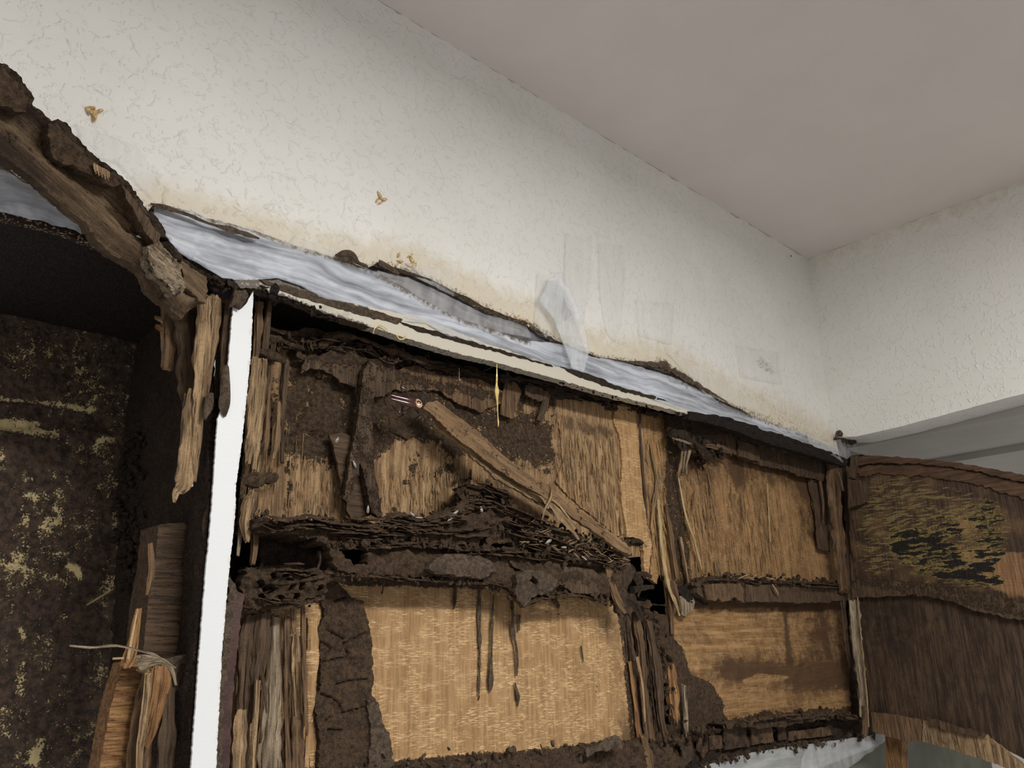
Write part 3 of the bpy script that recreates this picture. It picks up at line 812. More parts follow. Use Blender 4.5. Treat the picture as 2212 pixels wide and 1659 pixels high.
# raised orange board edge at the right of the cell
slab('veneer_layer', [(1330, 868), (1374, 882), (1380, 960), (1388, 1040), (1400, 1150), (1408, 1175), (1400, 1250), (1392, 1240), (1390, 1172), (1368, 1160), (1355, 1160), (1340, 1060), (1345, 1000), (1338, 940), (1325, 910)], .052, W_PANEL, MC, th=.007, sp=5, jag=1.2,
     hf=lambda px, py, P: .0006 * vnoise(P[:, 0] * 100, P[:, 2] * 6), af=lambda px, py, P: {'pale': .45 + 0 * px, 'mud': .5 * stroke(px, py, [(1360, 1165), (1395, 1180)], 9, 9)})
slab('veneer_layer', [(1200, 862), (1330, 868), (1328, 905), (1342, 945), (1346, 1000), (1340, 1050), (1352, 1150), (1330, 1160), (1300, 1130), (1230, 1075), (1200, 1040), (1215, 1000), (1212, 950), (1203, 905)], .0565, W_UP, MC, th=.004, sp=4, jag=1.6,
     hf=lambda px, py, P: .0016 * vnoise(P[:, 0] * 260, P[:, 2] * 8, seed=6), af=lambda px, py, P: {'pale': .35 + .1 * fbm(P[:, 0] * 60, P[:, 2] * 6, seed=4), 'dark': .15 + .6 * area_mask(px, py, [(1200, 890), (1300, 915), (1335, 935), (1310, 945), (1220, 930)], 12)})
slab('veneer_layer', [(1000, 1040), (1010, 1036), (1060, 1052), (1110, 1062), (1180, 1110), (1175, 1128), (1120, 1118), (1060, 1095), (1020, 1080)], .045, W_CURL, MC, th=.003, sp=5, jag=1.6,
     hf=lambda px, py, P: .008 * (1 - sstep(0, 40, np.abs(py - (1040 + .38 * (px - 1000)) - 10))))
slab('veneer_layer', [(1095, 800), (1128, 845), (1108, 905), (1082, 895), (1085, 860)], .046, W_MID, MC, th=.003, sp=5, jag=1)
slab('veneer_layer', [(1135, 830), (1170, 838), (1190, 855), (1185, 868), (1150, 862), (1135, 852)], .040, W_DARK, MC, th=.003, sp=4, jag=2, hf=lambda px, py, P: .004 * fbm(P[:, 0] * 90, P[:, 2] * 90))
strip('wood_flake', [(1182, 855, .042, 20), (1176, 880, .042, 16), (1165, 910, .046, 14)], W_DARK, MC, th=.3, m=10, sp=5, flute=.3, seed=9)
mb = MB()
fibres(mb, [(1195, 890), (1320, 900), (1340, 1000), (1345, 1140), (1300, 1130), (1200, 1050)], .054, 230, .006, .035, 1.2, 3.4, 501, .05, .7, .5)
fibres(mb, [(830, 1000), (960, 1000), (1060, 1020), (1100, 1060), (980, 1070), (900, 1120), (830, 1120)], .058, 190, .006, .03, 1.2, 3.0, 502, .03, .7, .4)
fibres(mb, [(575, 880), (625, 870), (740, 1060), (740, 1110), (570, 1110)], .057, 110, .006, .03, 1.2, 3.0, 503, .0, .4, .6)
tag(mb.build('torn_fibres', W_SPL, MC), kind='stuff')
mb = MB()
fibres(mb, [(560, 640), (590, 650), (575, 1010), (530, 1030)], .03, 80, .02, .08, 2, 5, 504, -.05, .1, .8)
fibres(mb, [(510, 1330), (660, 1320), (670, 1659), (500, 1659)], .034, 150, .015, .08, 2, 5, 505, -.02, .3, .7)
tag(mb.build('torn_fibres', W_MID, MC), kind='stuff')
# torn brown veneer hanging at the upper left
def vh(px, py, P): return .0035 * fbm(P[:, 0] * 30, P[:, 2] * 16, seed=14) + .0012 * vnoise(P[:, 0] * 260, P[:, 2] * 12, seed=6)
slab('torn_veneer', [(560, 722), (600, 728), (648, 745), (652, 765), (690, 768), (735, 748), (800, 775), (850, 770), (856, 840), (830, 855), (775, 862), (770, 838), (740, 826), (725, 815), (700, 800), (668, 795), (650, 808), (655, 780), (640, 770), (640, 752), (596, 738), (592, 780), (560, 790)], .040, W_DARK, MC, th=.003, sp=4.5, jag=2.2, hf=vh,
     af=lambda px, py, P: {'mud': .35 + .5 * (1 - sstep(0, 30, np.abs(py - (745 + .12 * (px - 560)))))})
slab('torn_veneer', [(850, 800), (900, 788), (960, 812), (1030, 818), (1100, 850), (1095, 865), (1040, 890), (990, 872), (950, 845), (900, 840), (870, 846), (850, 835)], .050, W_MID, MC, th=.003, sp=4.5, jag=2.0, hf=vh,
     af=lambda px, py, P: {'mud': .28 + .4 * (1 - sstep(0, 20, np.abs(py - (812 + .2 * (px - 850)))))})
slab('torn_veneer', [(855, 840), (900, 842), (925, 850), (930, 900), (905, 930), (880, 950), (845, 930), (832, 860)], .056, MUD, MC, th=.003, sp=4.5, jag=2.0, hf=vh)
# forked bark strip in front of the upper cell
slab('mud_tube', [(782, 800), (794, 780), (812, 790), (806, 850), (800, 900), (802, 950), (806, 1010), (818, 1060), (826, 1118), (798, 1108), (790, 1060), (783, 1020), (776, 1000), (770, 1040), (752, 1085), (742, 1078), (750, 1030), (758, 980), (768, 930), (776, 870)], .030, W_DARK, MC, th=.006, sp=4, jag=1.6, hf=lambda px, py, P: .004 * (1 - np.clip(np.abs(px - 795) / 30, 0, 1)) + .001 * vnoise(P[:, 0] * 300, P[:, 2] * 12), af=lambda px, py, P: {'mud': .42})
slab('wood_flake', [(712, 938), (740, 935), (762, 942), (768, 1000), (752, 1050), (748, 1085), (738, 1060), (728, 1000)], .042, W_DARK, MC, th=.004, sp=4, jag=1.6, hf=lambda px, py, P: .001 * vnoise(P[:, 2] * 200, P[:, 0] * 20), grain=grain_h)
slab('wood_flake', [(752, 1055), (772, 1030), (786, 1025), (796, 1060), (800, 1112), (760, 1120), (748, 1100)], .040, W_DARK, MC, th=.004, sp=4, jag=1.6, hf=lambda px, py, P: .001 * vnoise(P[:, 2] * 200, P[:, 0] * 20), grain=grain_h, af=lambda px, py, P: {'mud': .2})
# layered torn fringe under the rail
FR = [[(560, 745), (600, 735), (650, 752), (700, 742), (760, 750), (800, 760), (830, 778), (880, 772), (930, 790), (990, 798), (1040, 812), (1090, 815)],
      [(700, 735), (740, 722), (790, 735), (830, 752), (860, 758), (900, 775), (960, 785)],
      [(960, 792), (1020, 800), (1080, 820), (1130, 826), (1200, 842), (1270, 862), (1340, 876), (1420, 890)],
      [(1080, 815), (1150, 822), (1200, 830), (1290, 850), (1375, 868), (1450, 885)],
      [(560, 700), (620, 718), (680, 716), (720, 728), (780, 730)]]
for i, f_ in enumerate(FR):
    yy = [.048, .036, .050, .035, .05][i]
    strip('torn_fringe', [(x, y, yy + .006 * math.sin(k * 2.1 + i), 13 + 6 * math.sin(k * 1.7 + i)) for k, (x, y) in enumerate(f_)], MUD_D if i in (2, 3) else MUD, MC, th=.5, m=12, sp=5, flute=.5, wob=.55, seed=i + 40, sq=2)
mb = MB()
crumbs(mb, FR[0][:9], .034, .052, 90, 2.5, 7, 5, .8, 9); lips(mb, FR[0], .044, 14, 26, 911, 8); lips(mb, FR[2], .048, 12, 18, 912, 5); crumbs(mb, FR[2], .04, .054, 70, 3, 7, 6, .7, 5)
tag(mb.build('mud_flakes', MUD, MC), kind='stuff')
mb = MB()
crumbs(mb, [(590, 640), (640, 650), (700, 678), (740, 690)], -.008, .01, 60, 3, 6, 7, .4, 5); crumbs(mb, [(1160, 806), (1300, 850), (1400, 874), (1520, 903)], -.004, .006, 60, 2, 4.5, 8, .3, 3)
crumbs(mb, [(565, 630), (600, 640), (590, 660)], -.012, .0, 30, 4, 9, 17, .7, 6)
tag(mb.build('mud_crumbs', BOARD_D, TRAIL), kind='stuff')

# vertical fibres along the left of the upper cell
LF = [([(560, 655, .02, 16), (556, 740, .02, 16), (552, 780, .02, 14)], W_MID), ([(583, 650, .03, 12), (575, 720, .03, 20), (570, 770, .03, 10)], W_DARK),
      ([(556, 775, .012, 20), (548, 860, .012, 26), (541, 940, .012, 26), (534, 1000, .012, 14)], W_SPL), ([(572, 775, .02, 16), (566, 860, .02, 16), (556, 940, .02, 20), (548, 1015, .02, 12)], W_SPL),
      ([(588, 770, .03, 10), (580, 850, .03, 12), (575, 930, .03, 15), (570, 1005, .03, 8)], W_MID), ([(546, 1060, .01, 10), (538, 1090, .01, 22), (532, 1130, .01, 24), (534, 1170, .01, 12)], W_SPL),
      ([(530, 1070, .02, 8), (520, 1140, .02, 10), (514, 1200, .02, 8)], W_GREY), ([(602, 870, .046, 12), (598, 940, .046, 14), (590, 990, .046, 10)], W_SPL), ([(536, 1010, .008, 8), (526, 1040, .008, 12), (520, 1070, .008, 6)], MUD),
      ([(555, 1062, .02, 8), (550, 1090, .02, 14), (546, 1110, .02, 6)], W_MID), ([(548, 1130, .02, 12), (550, 1180, .02, 14), (545, 1220, .02, 10)], W_MID), ([(620, 780, .05, 14), (612, 880, .05, 10), (610, 1000, .05, 8)], W_DARK)]
for i, (p_, m_) in enumerate(LF):
    strip('splinter', p_, m_, MC, th=.6, m=12, sp=6, flute=.3, wob=.25, ragged=.6, seed=60 + i, sq=2.6)
strip('mud_clot', [(520, 1040, .01, 18), (548, 1038, .014, 26), (575, 1035, .02, 22), (600, 1030, .035, 10)], MUD, MC, th=.7, m=12, sp=5, flute=.4, wob=.5, seed=77)
strip('mud_clot', [(560, 760, .02, 14), (590, 768, .02, 22), (615, 780, .03, 16)], MUD, MC, th=.7, m=12, sp=5, flute=.4, wob=.5, seed=78)

# ---------------- the mud shelf
RT = [(550, 1118), (600, 1130), (680, 1125), (760, 1135), (830, 1135), (850, 1122), (920, 1132), (985, 1112), (1010, 1090), (1060, 1092), (1110, 1112), (1180, 1135), (1240, 1152), (1300, 1177), (1360, 1200)]
def rh(px, py, P): return .008 * fbm(P[:, 0] * 45, P[:, 2] * 60, seed=33, oct=5) + .006 * fbm(P[:, 0] * 130, P[:, 2] * 130, seed=35, oct=3)
LEDGE = slab('mud_ledge', RT + [(1355, 1222), (1300, 1212), (1200, 1198), (1100, 1188), (1000, 1180), (950, 1172), (900, 1166), (860, 1182), (800, 1168), (770, 1185), (740, 1170), (700, 1178), (680, 1162), (650, 1160), (620, 1148), (560, 1150), (545, 1140)], -.004, MUD, MC, th=.05, sp=4, jag=4.5, freq=7, hf=rh,
     holes=[[(1035, 1165), (1052, 1160), (1056, 1180), (1040, 1188)], [(1060, 1176), (1100, 1172), (1110, 1182), (1070, 1186)], [(1132, 1186), (1160, 1182), (1172, 1192), (1140, 1195)], [(985, 1180), (1015, 1172), (1010, 1184)]])
FACE = [(700, 1172), (730, 1172), (735, 1205), (755, 1222), (780, 1222), (790, 1185), (850, 1174), (900, 1168), (960, 1180), (1000, 1182), (1050, 1178), (1090, 1186), (1150, 1196), (1200, 1200), (1215, 1195), (1300, 1215), (1355, 1215), (1362, 1240), (1350, 1262), (1355, 1310), (1342, 1330), (1320, 1292), (1300, 1284), (1288, 1300), (1275, 1286), (1240, 1285), (1205, 1266), (1182, 1290), (1165, 1285), (1150, 1295), (1130, 1312), (1118, 1300), (1105, 1277), (1075, 1264), (1020, 1262), (975, 1255), (940, 1246), (880, 1250), (830, 1248), (790, 1243), (740, 1240), (715, 1232), (705, 1200)]
def fh(px, py, P):
    mid = 1215 + .05 * (px - 700)
    return .010 * (1 - np.clip(np.abs(py - mid) / 45, 0, 1) ** 2) + .006 * fbm(P[:, 0] * 50, P[:, 2] * 50, seed=36, oct=4) + .0035 * fbm(P[:, 0] * 220, P[:, 2] * 160, seed=37, oct=3) - .008 * area_mask(px, py, [(1205, 1215), (1300, 1225), (1290, 1250), (1250, 1230), (1205, 1240)], 6)
slab('mud_face', FACE, .004, MUD, MC, th=.006, sp=4, jag=3.2, freq=7, hf=fh, hjag=1.0,
     holes=[[(1062, 1196), (1078, 1196), (1074, 1218), (1068, 1206)], [(1148, 1206), (1162, 1206), (1160, 1214), (1154, 1222)], [(1095, 1250), (1103, 1240), (1110, 1250), (1108, 1254)], [(1132, 1256), (1143, 1244), (1153, 1256), (1152, 1264)], [(1028, 1252), (1040, 1254), (1036, 1262), (1030, 1260)], [(820, 1244), (838, 1244), (834, 1252)], [(1090, 1205), (1098, 1226), (1120, 1234), (1100, 1236), (1090, 1220)]])
slab('resin_patch', [(935, 1205), (960, 1198), (990, 1196), (1020, 1200), (1050, 1212), (1060, 1235), (1040, 1250), (980, 1245), (930, 1240), (912, 1230)], -.006, MUD_G, MC, th=.006, sp=4, jag=2.5, hf=fh)
slab('resin_patch', [(1105, 1240), (1135, 1232), (1180, 1240), (1200, 1262), (1180, 1282), (1150, 1290), (1130, 1310), (1118, 1296), (1112, 1270)], -.005, MUD_G, MC, th=.006, sp=4, jag=2.5, hf=fh, holes=[[(1132, 1256), (1143, 1244), (1153, 1256), (1152, 1264)]])
slab('wood_flake', [(1215, 1222), (1280, 1230), (1300, 1245), (1298, 1285), (1240, 1280), (1210, 1262)], -.002, W_DARK, MC, th=.004, sp=4, jag=1.5, hf=vh)
strip('splinter', [(1310, 1222, -.004, 16), (1322, 1265, -.004, 20), (1335, 1300, -.008, 18), (1350, 1325, -.014, 10)], W_MID, MC, th=.4, m=12, sp=5, flute=.4, wob=.2, seed=81)
# cavity walls of the shelf
slab('shelf_core', [(555, 1152), (700, 1160), (715, 1235), (560, 1245)], .050, MUD_D, MC, th=.008, sp=6, jag=2, hf=rh)
# honeycomb at the left end of the shelf
rh2 = random.Random(12)
holes = []
for (cx_, cy_, a_, b_) in ((560, 1262, 10, 7), (590, 1245, 9, 6), (612, 1240, 10, 5), (585, 1272, 13, 7), (625, 1262, 12, 9), (655, 1240, 9, 5), (652, 1262, 7, 9), (676, 1250, 8, 6), (605, 1292, 9, 5), (640, 1288, 10, 5), (690, 1270, 6, 4), (566, 1290, 9, 6)):
    holes.append([(cx_ + a_ * 1.15 * math.cos(k * .9) * rh2.uniform(1.0, 1.3), cy_ + b_ * 1.6 * math.sin(k * .9) * rh2.uniform(.8, 1.2)) for k in range(7)])
HC = slab('honeycomb', [(530, 1222), (560, 1230), (620, 1228), (690, 1230), (716, 1238), (705, 1262), (700, 1282), (650, 1300), (600, 1308), (555, 1318), (530, 1310), (522, 1260)], .004, MUD, MC, th=.014, sp=3.5, jag=3.5, freq=6, holes=holes, hf=lambda px, py, P: .012 * fbm(P[:, 0] * 90, P[:, 2] * 90, seed=3), hjag=.6)
slab('shelf_core', [(525, 1225), (716, 1238), (705, 1285), (560, 1322), (520, 1310)], .052, MUD_D, MC, th=.008, sp=6, jag=3, hf=rh)
for i, pth in enumerate(([(690, 1190, .01, 10), (692, 1210, .008, 6), (686, 1232, .006, 12)], [(722, 1180, .006, 12), (724, 1205, .004, 8), (712, 1235, .004, 14)], [(700, 1235, .0, 12), (780, 1245, .0, 9), (800, 1246, 0, 6)], [(830, 1250, .0, 9), (829, 1264, .004, 5), (826, 1280, .02, 4)], [(560, 1255, .012, 10), (600, 1262, .006, 9), (660, 1254, .004, 9), (705, 1246, .0, 9)], [(550, 1300, .012, 12), (600, 1312, .006, 12), (650, 1304, .004, 9), (700, 1292, .0, 6)])):
    strip('mud_strut', pth, MUD, HC if i > 3 else LEDGE, th=.7, m=9, sp=4, flute=.4, wob=.5, seed=90 + i)
mb = MB()
lips(mb, RT, -.004, 26, 34, 901, 10)
lips(mb, [(1060, 1130), (1130, 1150), (1220, 1178), (1300, 1200), (1350, 1212)], -.006, 26, 24, 921, 14)
lips(mb, [(700, 1150), (800, 1150), (900, 1148), (1000, 1150), (1060, 1145)], -.006, 20, 24, 922, 9)
crumbs(mb, [(1060, 1130), (1130, 1150), (1220, 1178), (1300, 1200), (1350, 1212)], -.012, -.002, 260, 2, 6, 923, .8, 14)
lips(mb, [(700, 1176), (800, 1176), (900, 1170), (1000, 1184), (1100, 1188), (1200, 1198), (1350, 1218)], -.004, 12, 26, 902, 5)
lips(mb, [(705, 1238), (790, 1244), (880, 1250), (975, 1256), (1075, 1266), (1130, 1306), (1180, 1288), (1240, 1286), (1345, 1300)], .002, 14, 22, 903, 3)
crumbs(mb, RT, -.012, .03, 300, 2.0, 6.0, 11, .65, 9)
crumbs(mb, [(985, 1075), (1010, 1060), (1050, 1075), (1100, 1100)], -.002, .05, 150, 3, 9, 12, .8, 14)
lips(mb, [(985, 1085), (1010, 1055), (1050, 1065), (1100, 1095)], .012, 14, 40, 904, 12)
crumbs(mb, [(700, 1178), (800, 1172), (900, 1168), (1000, 1185), (1200, 1200), (1350, 1218)], -.014, .0, 200, 2.5, 6.5, 13, .5, 5)
crumbs(mb, [(715, 1238), (800, 1246), (950, 1250), (1050, 1264), (1120, 1290), (1200, 1275), (1330, 1300)], -.006, .004, 150, 2.5, 6, 14, .4, 5)
crumbs(mb, [(540, 1310), (600, 1308), (700, 1290)], -.002, .02, 50, 2, 6, 15, .6, 6)
lips(mb, [(530, 1226), (580, 1230), (640, 1228), (712, 1238)], .0, 4, 24, 905, 8)
lips(mb, [(545, 1290), (600, 1300), (650, 1302), (705, 1284)], .0, 5, 20, 906, 5)
tag(mb.build('mud_flakes', MUD, LEDGE), kind='stuff')
mb = MB()
rs = random.Random(5)
for i in range(260):       # straw-like frass on the ledge, right half
    x = rs.uniform(1120, 1350); y = 1148 + (x - 1120) * .27 + rs.gauss(0, 12)
    a = rs.uniform(-.9, .9); L = rs.uniform(8, 24); yy = rs.uniform(-.014, .01)
    strip_mesh(mb, [(x, y, yy, 1.5), (x + L * .5 * math.cos(a), y + L * .5 * math.sin(a) + rs.uniform(-2, 2), yy - .002, 1.9), (x + L * math.cos(a), y + L * math.sin(a), yy, 1.2)], m=5, sp=6, seed=i, th=.6)
tag(mb.build('frass', W_SPL, LEDGE), kind='stuff')

# ---------------- lower cell
P2 = [(530, 1290), (700, 1240), (830, 1235), (1100, 1250), (1340, 1290), (1352, 1380), (1366, 1500), (1390, 1700), (460, 1700), (500, 1400)]
def p2a(px, py, P):
    m = .8 * (1 - sstep(-14, 22, 0 - (py - (1645 - .075 * (px - 850)))* -1)) * 0
    bot = 1648 - .08 * (px - 860)
    m = sstep(-26, 10, py - bot) * .85
    m = np.maximum(m, .7 * (1 - sstep(0, 22, py - (1258 + .03 * (px - 830)))))
    for pts, wd in (([(1036, 1300), (1033, 1340), (1035, 1420), (1033, 1520)], 4), ([(1340, 1300), (1352, 1400), (1362, 1500), (1372, 1620)], 10), ([(1180, 1320), (1200, 1330), (1215, 1325)], 3), ([(1105, 1300), (1108, 1330)], 6), ([(1290, 1440), (1286, 1560)], 2.5)):
        m = np.maximum(m, .62 * stroke(px, py, pts, wd, 3))
    d = .08 + .10 * fbm(P[:, 0] * 12, P[:, 2] * 6, seed=2) + .45 * stroke(px, py, [(1320, 1340), (1345, 1480), (1360, 1600)], 26, 26) + .25 * stroke(px, py, [(1250, 1340), (1262, 1400), (1270, 1500)], 7, 8)
    d = d + .35 * sstep(-90, 0, py - bot) * (fbm(P[:, 0] * 60, P[:, 2] * 8, seed=5) > 0)
    p = .20 * area_mask(px, py, [(880, 1340), (1250, 1380), (1250, 1600), (880, 1600)], 80)
    return {'mud': m, 'dark': d, 'pale': p}
slab('plywood_panel', P2, .044, W_PANEL, MC, th=.006, sp=6, jag=1, af=p2a, hf=lambda px, py, P: .0006 * vnoise(P[:, 0] * 60, P[:, 2] * 3, seed=7) + .004 * sstep(-20, 14, py - (1648 - .08 * (px - 860))) * (1 + fbm(P[:, 0] * 60, P[:, 2] * 60)))
COLM = [(700, 1252), (722, 1255), (760, 1290), (782, 1300), (793, 1345), (800, 1385), (802, 1420), (806, 1470), (800, 1500), (815, 1520), (822, 1560), (838, 1600), (845, 1650), (870, 1700), (680, 1700), (688, 1600), (676, 1520), (688, 1480), (690, 1400), (686, 1360), (700, 1330), (690, 1290)]
def colh(px, py, P):
    h = .004 * fbm(P[:, 0] * 30, P[:, 2] * 30, seed=41, oct=4) + .003 + .0022 * fbm(P[:, 0] * 220, P[:, 2] * 220, seed=42, oct=3)
    for c in ([(705, 1360), (725, 1372), (740, 1380)], [(740, 1392), (770, 1378), (785, 1368)], [(690, 1385), (715, 1400), (700, 1420)], [(690, 1432), (720, 1425), (750, 1420)], [(725, 1478), (760, 1470), (790, 1468)], [(692, 1500), (715, 1508), (730, 1520), (735, 1535)], [(735, 1540), (780, 1530), (800, 1520)], [(700, 1560), (715, 1545)], [(705, 1576), (735, 1577)], [(722, 1300), (745, 1290)], [(740, 1395), (760, 1425), (750, 1440)]):
        h = h - .006 * stroke(px, py, c, 1.6, 2.6)
    return h
slab('mud_tube', COLM, .040, MUD, MC, th=.006, sp=3.6, jag=2.2, hf=colh)
slab('mud_smear', [(790, 1510), (815, 1518), (825, 1560), (842, 1600), (850, 1660), (790, 1660), (800, 1590)], .036, MUD_G, MC, th=.006, sp=4, jag=2.5, hf=colh)
for i, pth in enumerate(([(1036, 1262, .040, 8), (1034, 1340, .040, 9), (1036, 1400, .040, 7), (1034, 1500, .040, 4)], [(1066, 1285, .039, 5), (1063, 1340, .038, 8), (1061, 1420, .038, 8), (1060, 1460, .038, 14), (1059, 1485, .040, 12), (1058, 1495, .041, 4)],
                         [(1106, 1318, .038, 6), (1109, 1370, .038, 11), (1114, 1392, .038, 6), (1117, 1420, .038, 9), (1116, 1460, .040, 5)], [(1112, 1475, .040, 6), (1119, 1510, .040, 11), (1118, 1526, .041, 5)], [(1122, 1328, .040, 10), (1121, 1362, .040, 6)],
                         [(1255, 1395, .040, 5), (1260, 1430, .041, 3)], [(984, 1262, .034, 12), (982, 1300, .040, 8), (980, 1316, .042, 3)], [(1196, 1290, .034, 14), (1208, 1310, .040, 8)])):
    strip('mud_drip', pth, MUD_G if i < 5 else MUD, MC, th=.5, m=9, sp=4, flute=.3, wob=.4, seed=120 + i, sq=2)
slab('plywood_panel', [(1320, 1290), (1400, 1300), (1420, 1400), (1470, 1700), (1340, 1700), (1330, 1500)], .062, W_DARK, MC, th=.006, sp=7, jag=1)
# splintered post at the left of the lower cell
LP = [([(545, 1330, .03, 30), (538, 1400, .03, 34), (530, 1500, .03, 32), (526, 1600, .03, 30), (520, 1700, .03, 30)], W_DARK), ([(570, 1325, .024, 26), (564, 1400, .024, 30), (556, 1450, .024, 22), (545, 1560, .024, 14)], W_DARK),
      ([(594, 1330, .034, 26), (592, 1400, .034, 30), (588, 1500, .034, 34), (584, 1600, .034, 44), (580, 1700, .034, 46)], W_GREY), ([(620, 1335, .03, 13), (619, 1420, .03, 10), (618, 1520, .03, 10), (622, 1620, .03, 12), (624, 1700, .03, 14)], W_MID),
      ([(632, 1310, .034, 18), (634, 1360, .034, 8), (638, 1400, .034, 4)], W_SPL), ([(654, 1305, .024, 8), (655, 1360, .024, 10), (658, 1440, .024, 8), (662, 1500, .024, 4)], W_MID), ([(640, 1370, .032, 22), (640, 1440, .032, 24), (642, 1520, .032, 18), (644, 1600, .032, 10)], W_SPL),
      ([(676, 1330, .038, 22), (674, 1420, .038, 26), (670, 1500, .038, 22), (668, 1560, .038, 8)], W_PANEL), ([(520, 1540, .018, 26), (518, 1600, .018, 30), (514, 1700, .018, 28)], W_SPL), ([(556, 1470, .016, 12), (552, 1540, .016, 10), (548, 1620, .016, 8), (546, 1700, .016, 8)], W_SPL),
      ([(566, 1460, .02, 8), (572, 1500, .02, 5), (576, 1540, .02, 3)], W_DARK), ([(655, 1420, .02, 5), (660, 1520, .02, 10), (664, 1580, .02, 6), (663, 1590, .02, 2)], W_MID), ([(606, 1480, .034, 6), (600, 1560, .034, 7), (596, 1700, .034, 8)], W_SPL), ([(640, 1550, .032, 26), (640, 1620, .032, 30), (642, 1700, .032, 34)], W_MID)]
for i, (p_, m_) in enumerate(LP):
    strip('splinter', p_, m_, MC, th=.55, m=14, sp=7, flute=.35, wob=.18, ragged=.7, seed=140 + i, sq=2.8)
mb = MB()
crumbs(mb, [(690, 1665), (760, 1660), (860, 1652), (960, 1645), (1050, 1640), (1120, 1632), (1250, 1622), (1380, 1612)], .03, .056, 240, 2.5, 8, 21, .5, 10)
tag(mb.build('mud_flakes', MUD_G, MC), kind='stuff')
slab('mud_ledge', [(850, 1652), (950, 1640), (1040, 1650), (1120, 1638), (1240, 1612), (1330, 1600), (1400, 1600), (1480, 1640), (1500, 1700), (840, 1700)], .03, MUD, MC, th=.02, sp=5, jag=4, hf=rh)
strip('curled_flake', [(1265, 1625, .02, 14), (1300, 1612, .01, 20), (1330, 1600, .005, 26), (1345, 1612, .0, 22)], MUD_G, MC, th=.25, m=10, sp=4, flute=.4, wob=.5, seed=66)
# ---------------- rotten post between the two bays
PST = [([(1372, 1325, .045, 22), (1385, 1400, .045, 24), (1392, 1500, .045, 26), (1405, 1600, .045, 28), (1412, 1700, .045, 28)], W_MID), ([(1352, 1330, .05, 18), (1365, 1420, .05, 16), (1372, 1520, .05, 16), (1384, 1620, .05, 18)], W_DARK),
       ([(1360, 1430, .04, 10), (1372, 1520, .04, 10), (1380, 1600, .04, 12)], W_ORANGE), ([(1345, 1330, .055, 14), (1352, 1450, .055, 14), (1366, 1600, .055, 12)], W_GREY),
       ([(1400, 1340, .04, 14), (1412, 1400, .04, 22), (1422, 1470, .04, 24), (1430, 1560, .04, 20), (1450, 1640, .04, 20)], W_DARK), ([(1390, 1590, .03, 22), (1400, 1640, .03, 26), (1408, 1700, .03, 26)], W_MID),
       ([(1448, 1440, .045, 26), (1452, 1500, .045, 30), (1460, 1560, .045, 24)], W_ORANGE), ([(1478, 1480, .04, 10), (1482, 1540, .04, 12), (1484, 1600, .04, 8)], W_GREY), ([(1376, 1420, .036, 8), (1386, 1480, .036, 10), (1392, 1560, .036, 8)], W_SPL)]
for i, pth in enumerate(([(1362, 1222, .03, 20), (1372, 1245, .03, 14), (1384, 1262, .03, 16), (1378, 1290, .03, 8)], [(1360, 1246, .034, 14), (1386, 1240, .036, 10), (1406, 1246, .04, 8)], [(1366, 1275, .03, 16), (1390, 1270, .036, 12), (1412, 1268, .045, 8)], [(1350, 1290, .03, 20), (1368, 1300, .03, 18), (1384, 1330, .035, 20)], [(1385, 1302, .05, 3), (1415, 1306, .05, 3), (1444, 1308, .05, 3)], [(1392, 1174, .054, 7), (1378, 1166, .052, 8), (1364, 1170, .050, 5)])):
    strip('mud_strut', pth, MUD_D, MC, th=.6, m=10, sp=4, flute=.4, wob=.5, seed=260 + i)
POST = slab('post_core', [(1385, 1335), (1400, 1325), (1445, 1328), (1456, 1380), (1475, 1400), (1480, 1440), (1490, 1470), (1530, 1480), (1560, 1520), (1568, 1570), (1560, 1640), (1480, 1640), (1420, 1620), (1400, 1480)], .055, MUD, MC, th=.02, sp=4.5, jag=3, hf=lambda px, py, P: .006 * fbm(P[:, 0] * 40, P[:, 2] * 30, seed=51, oct=5),
     holes=[[(1408, 1430), (1418, 1428), (1414, 1450), (1406, 1446)]])
for i, (p_, m_) in enumerate(PST):
    strip('splinter', p_, m_, MC, th=.5, m=14, sp=7, flute=.35, wob=.2, ragged=.7, seed=180 + i, sq=2.6)
mb = MB()
crumbs(mb, [(1400, 1330), (1430, 1400), (1440, 1480), (1450, 1580), (1420, 1640)], .036, .056, 130, 3, 8, 31, .5, 20)
fibres(mb, [(1345, 1320), (1400, 1320), (1440, 1640), (1380, 1640)], .045, 90, .015, .07, 2, 5, 506, .06, 0, .8)
tag(mb.build('mud_crumbs', MUD, POST), kind='stuff')

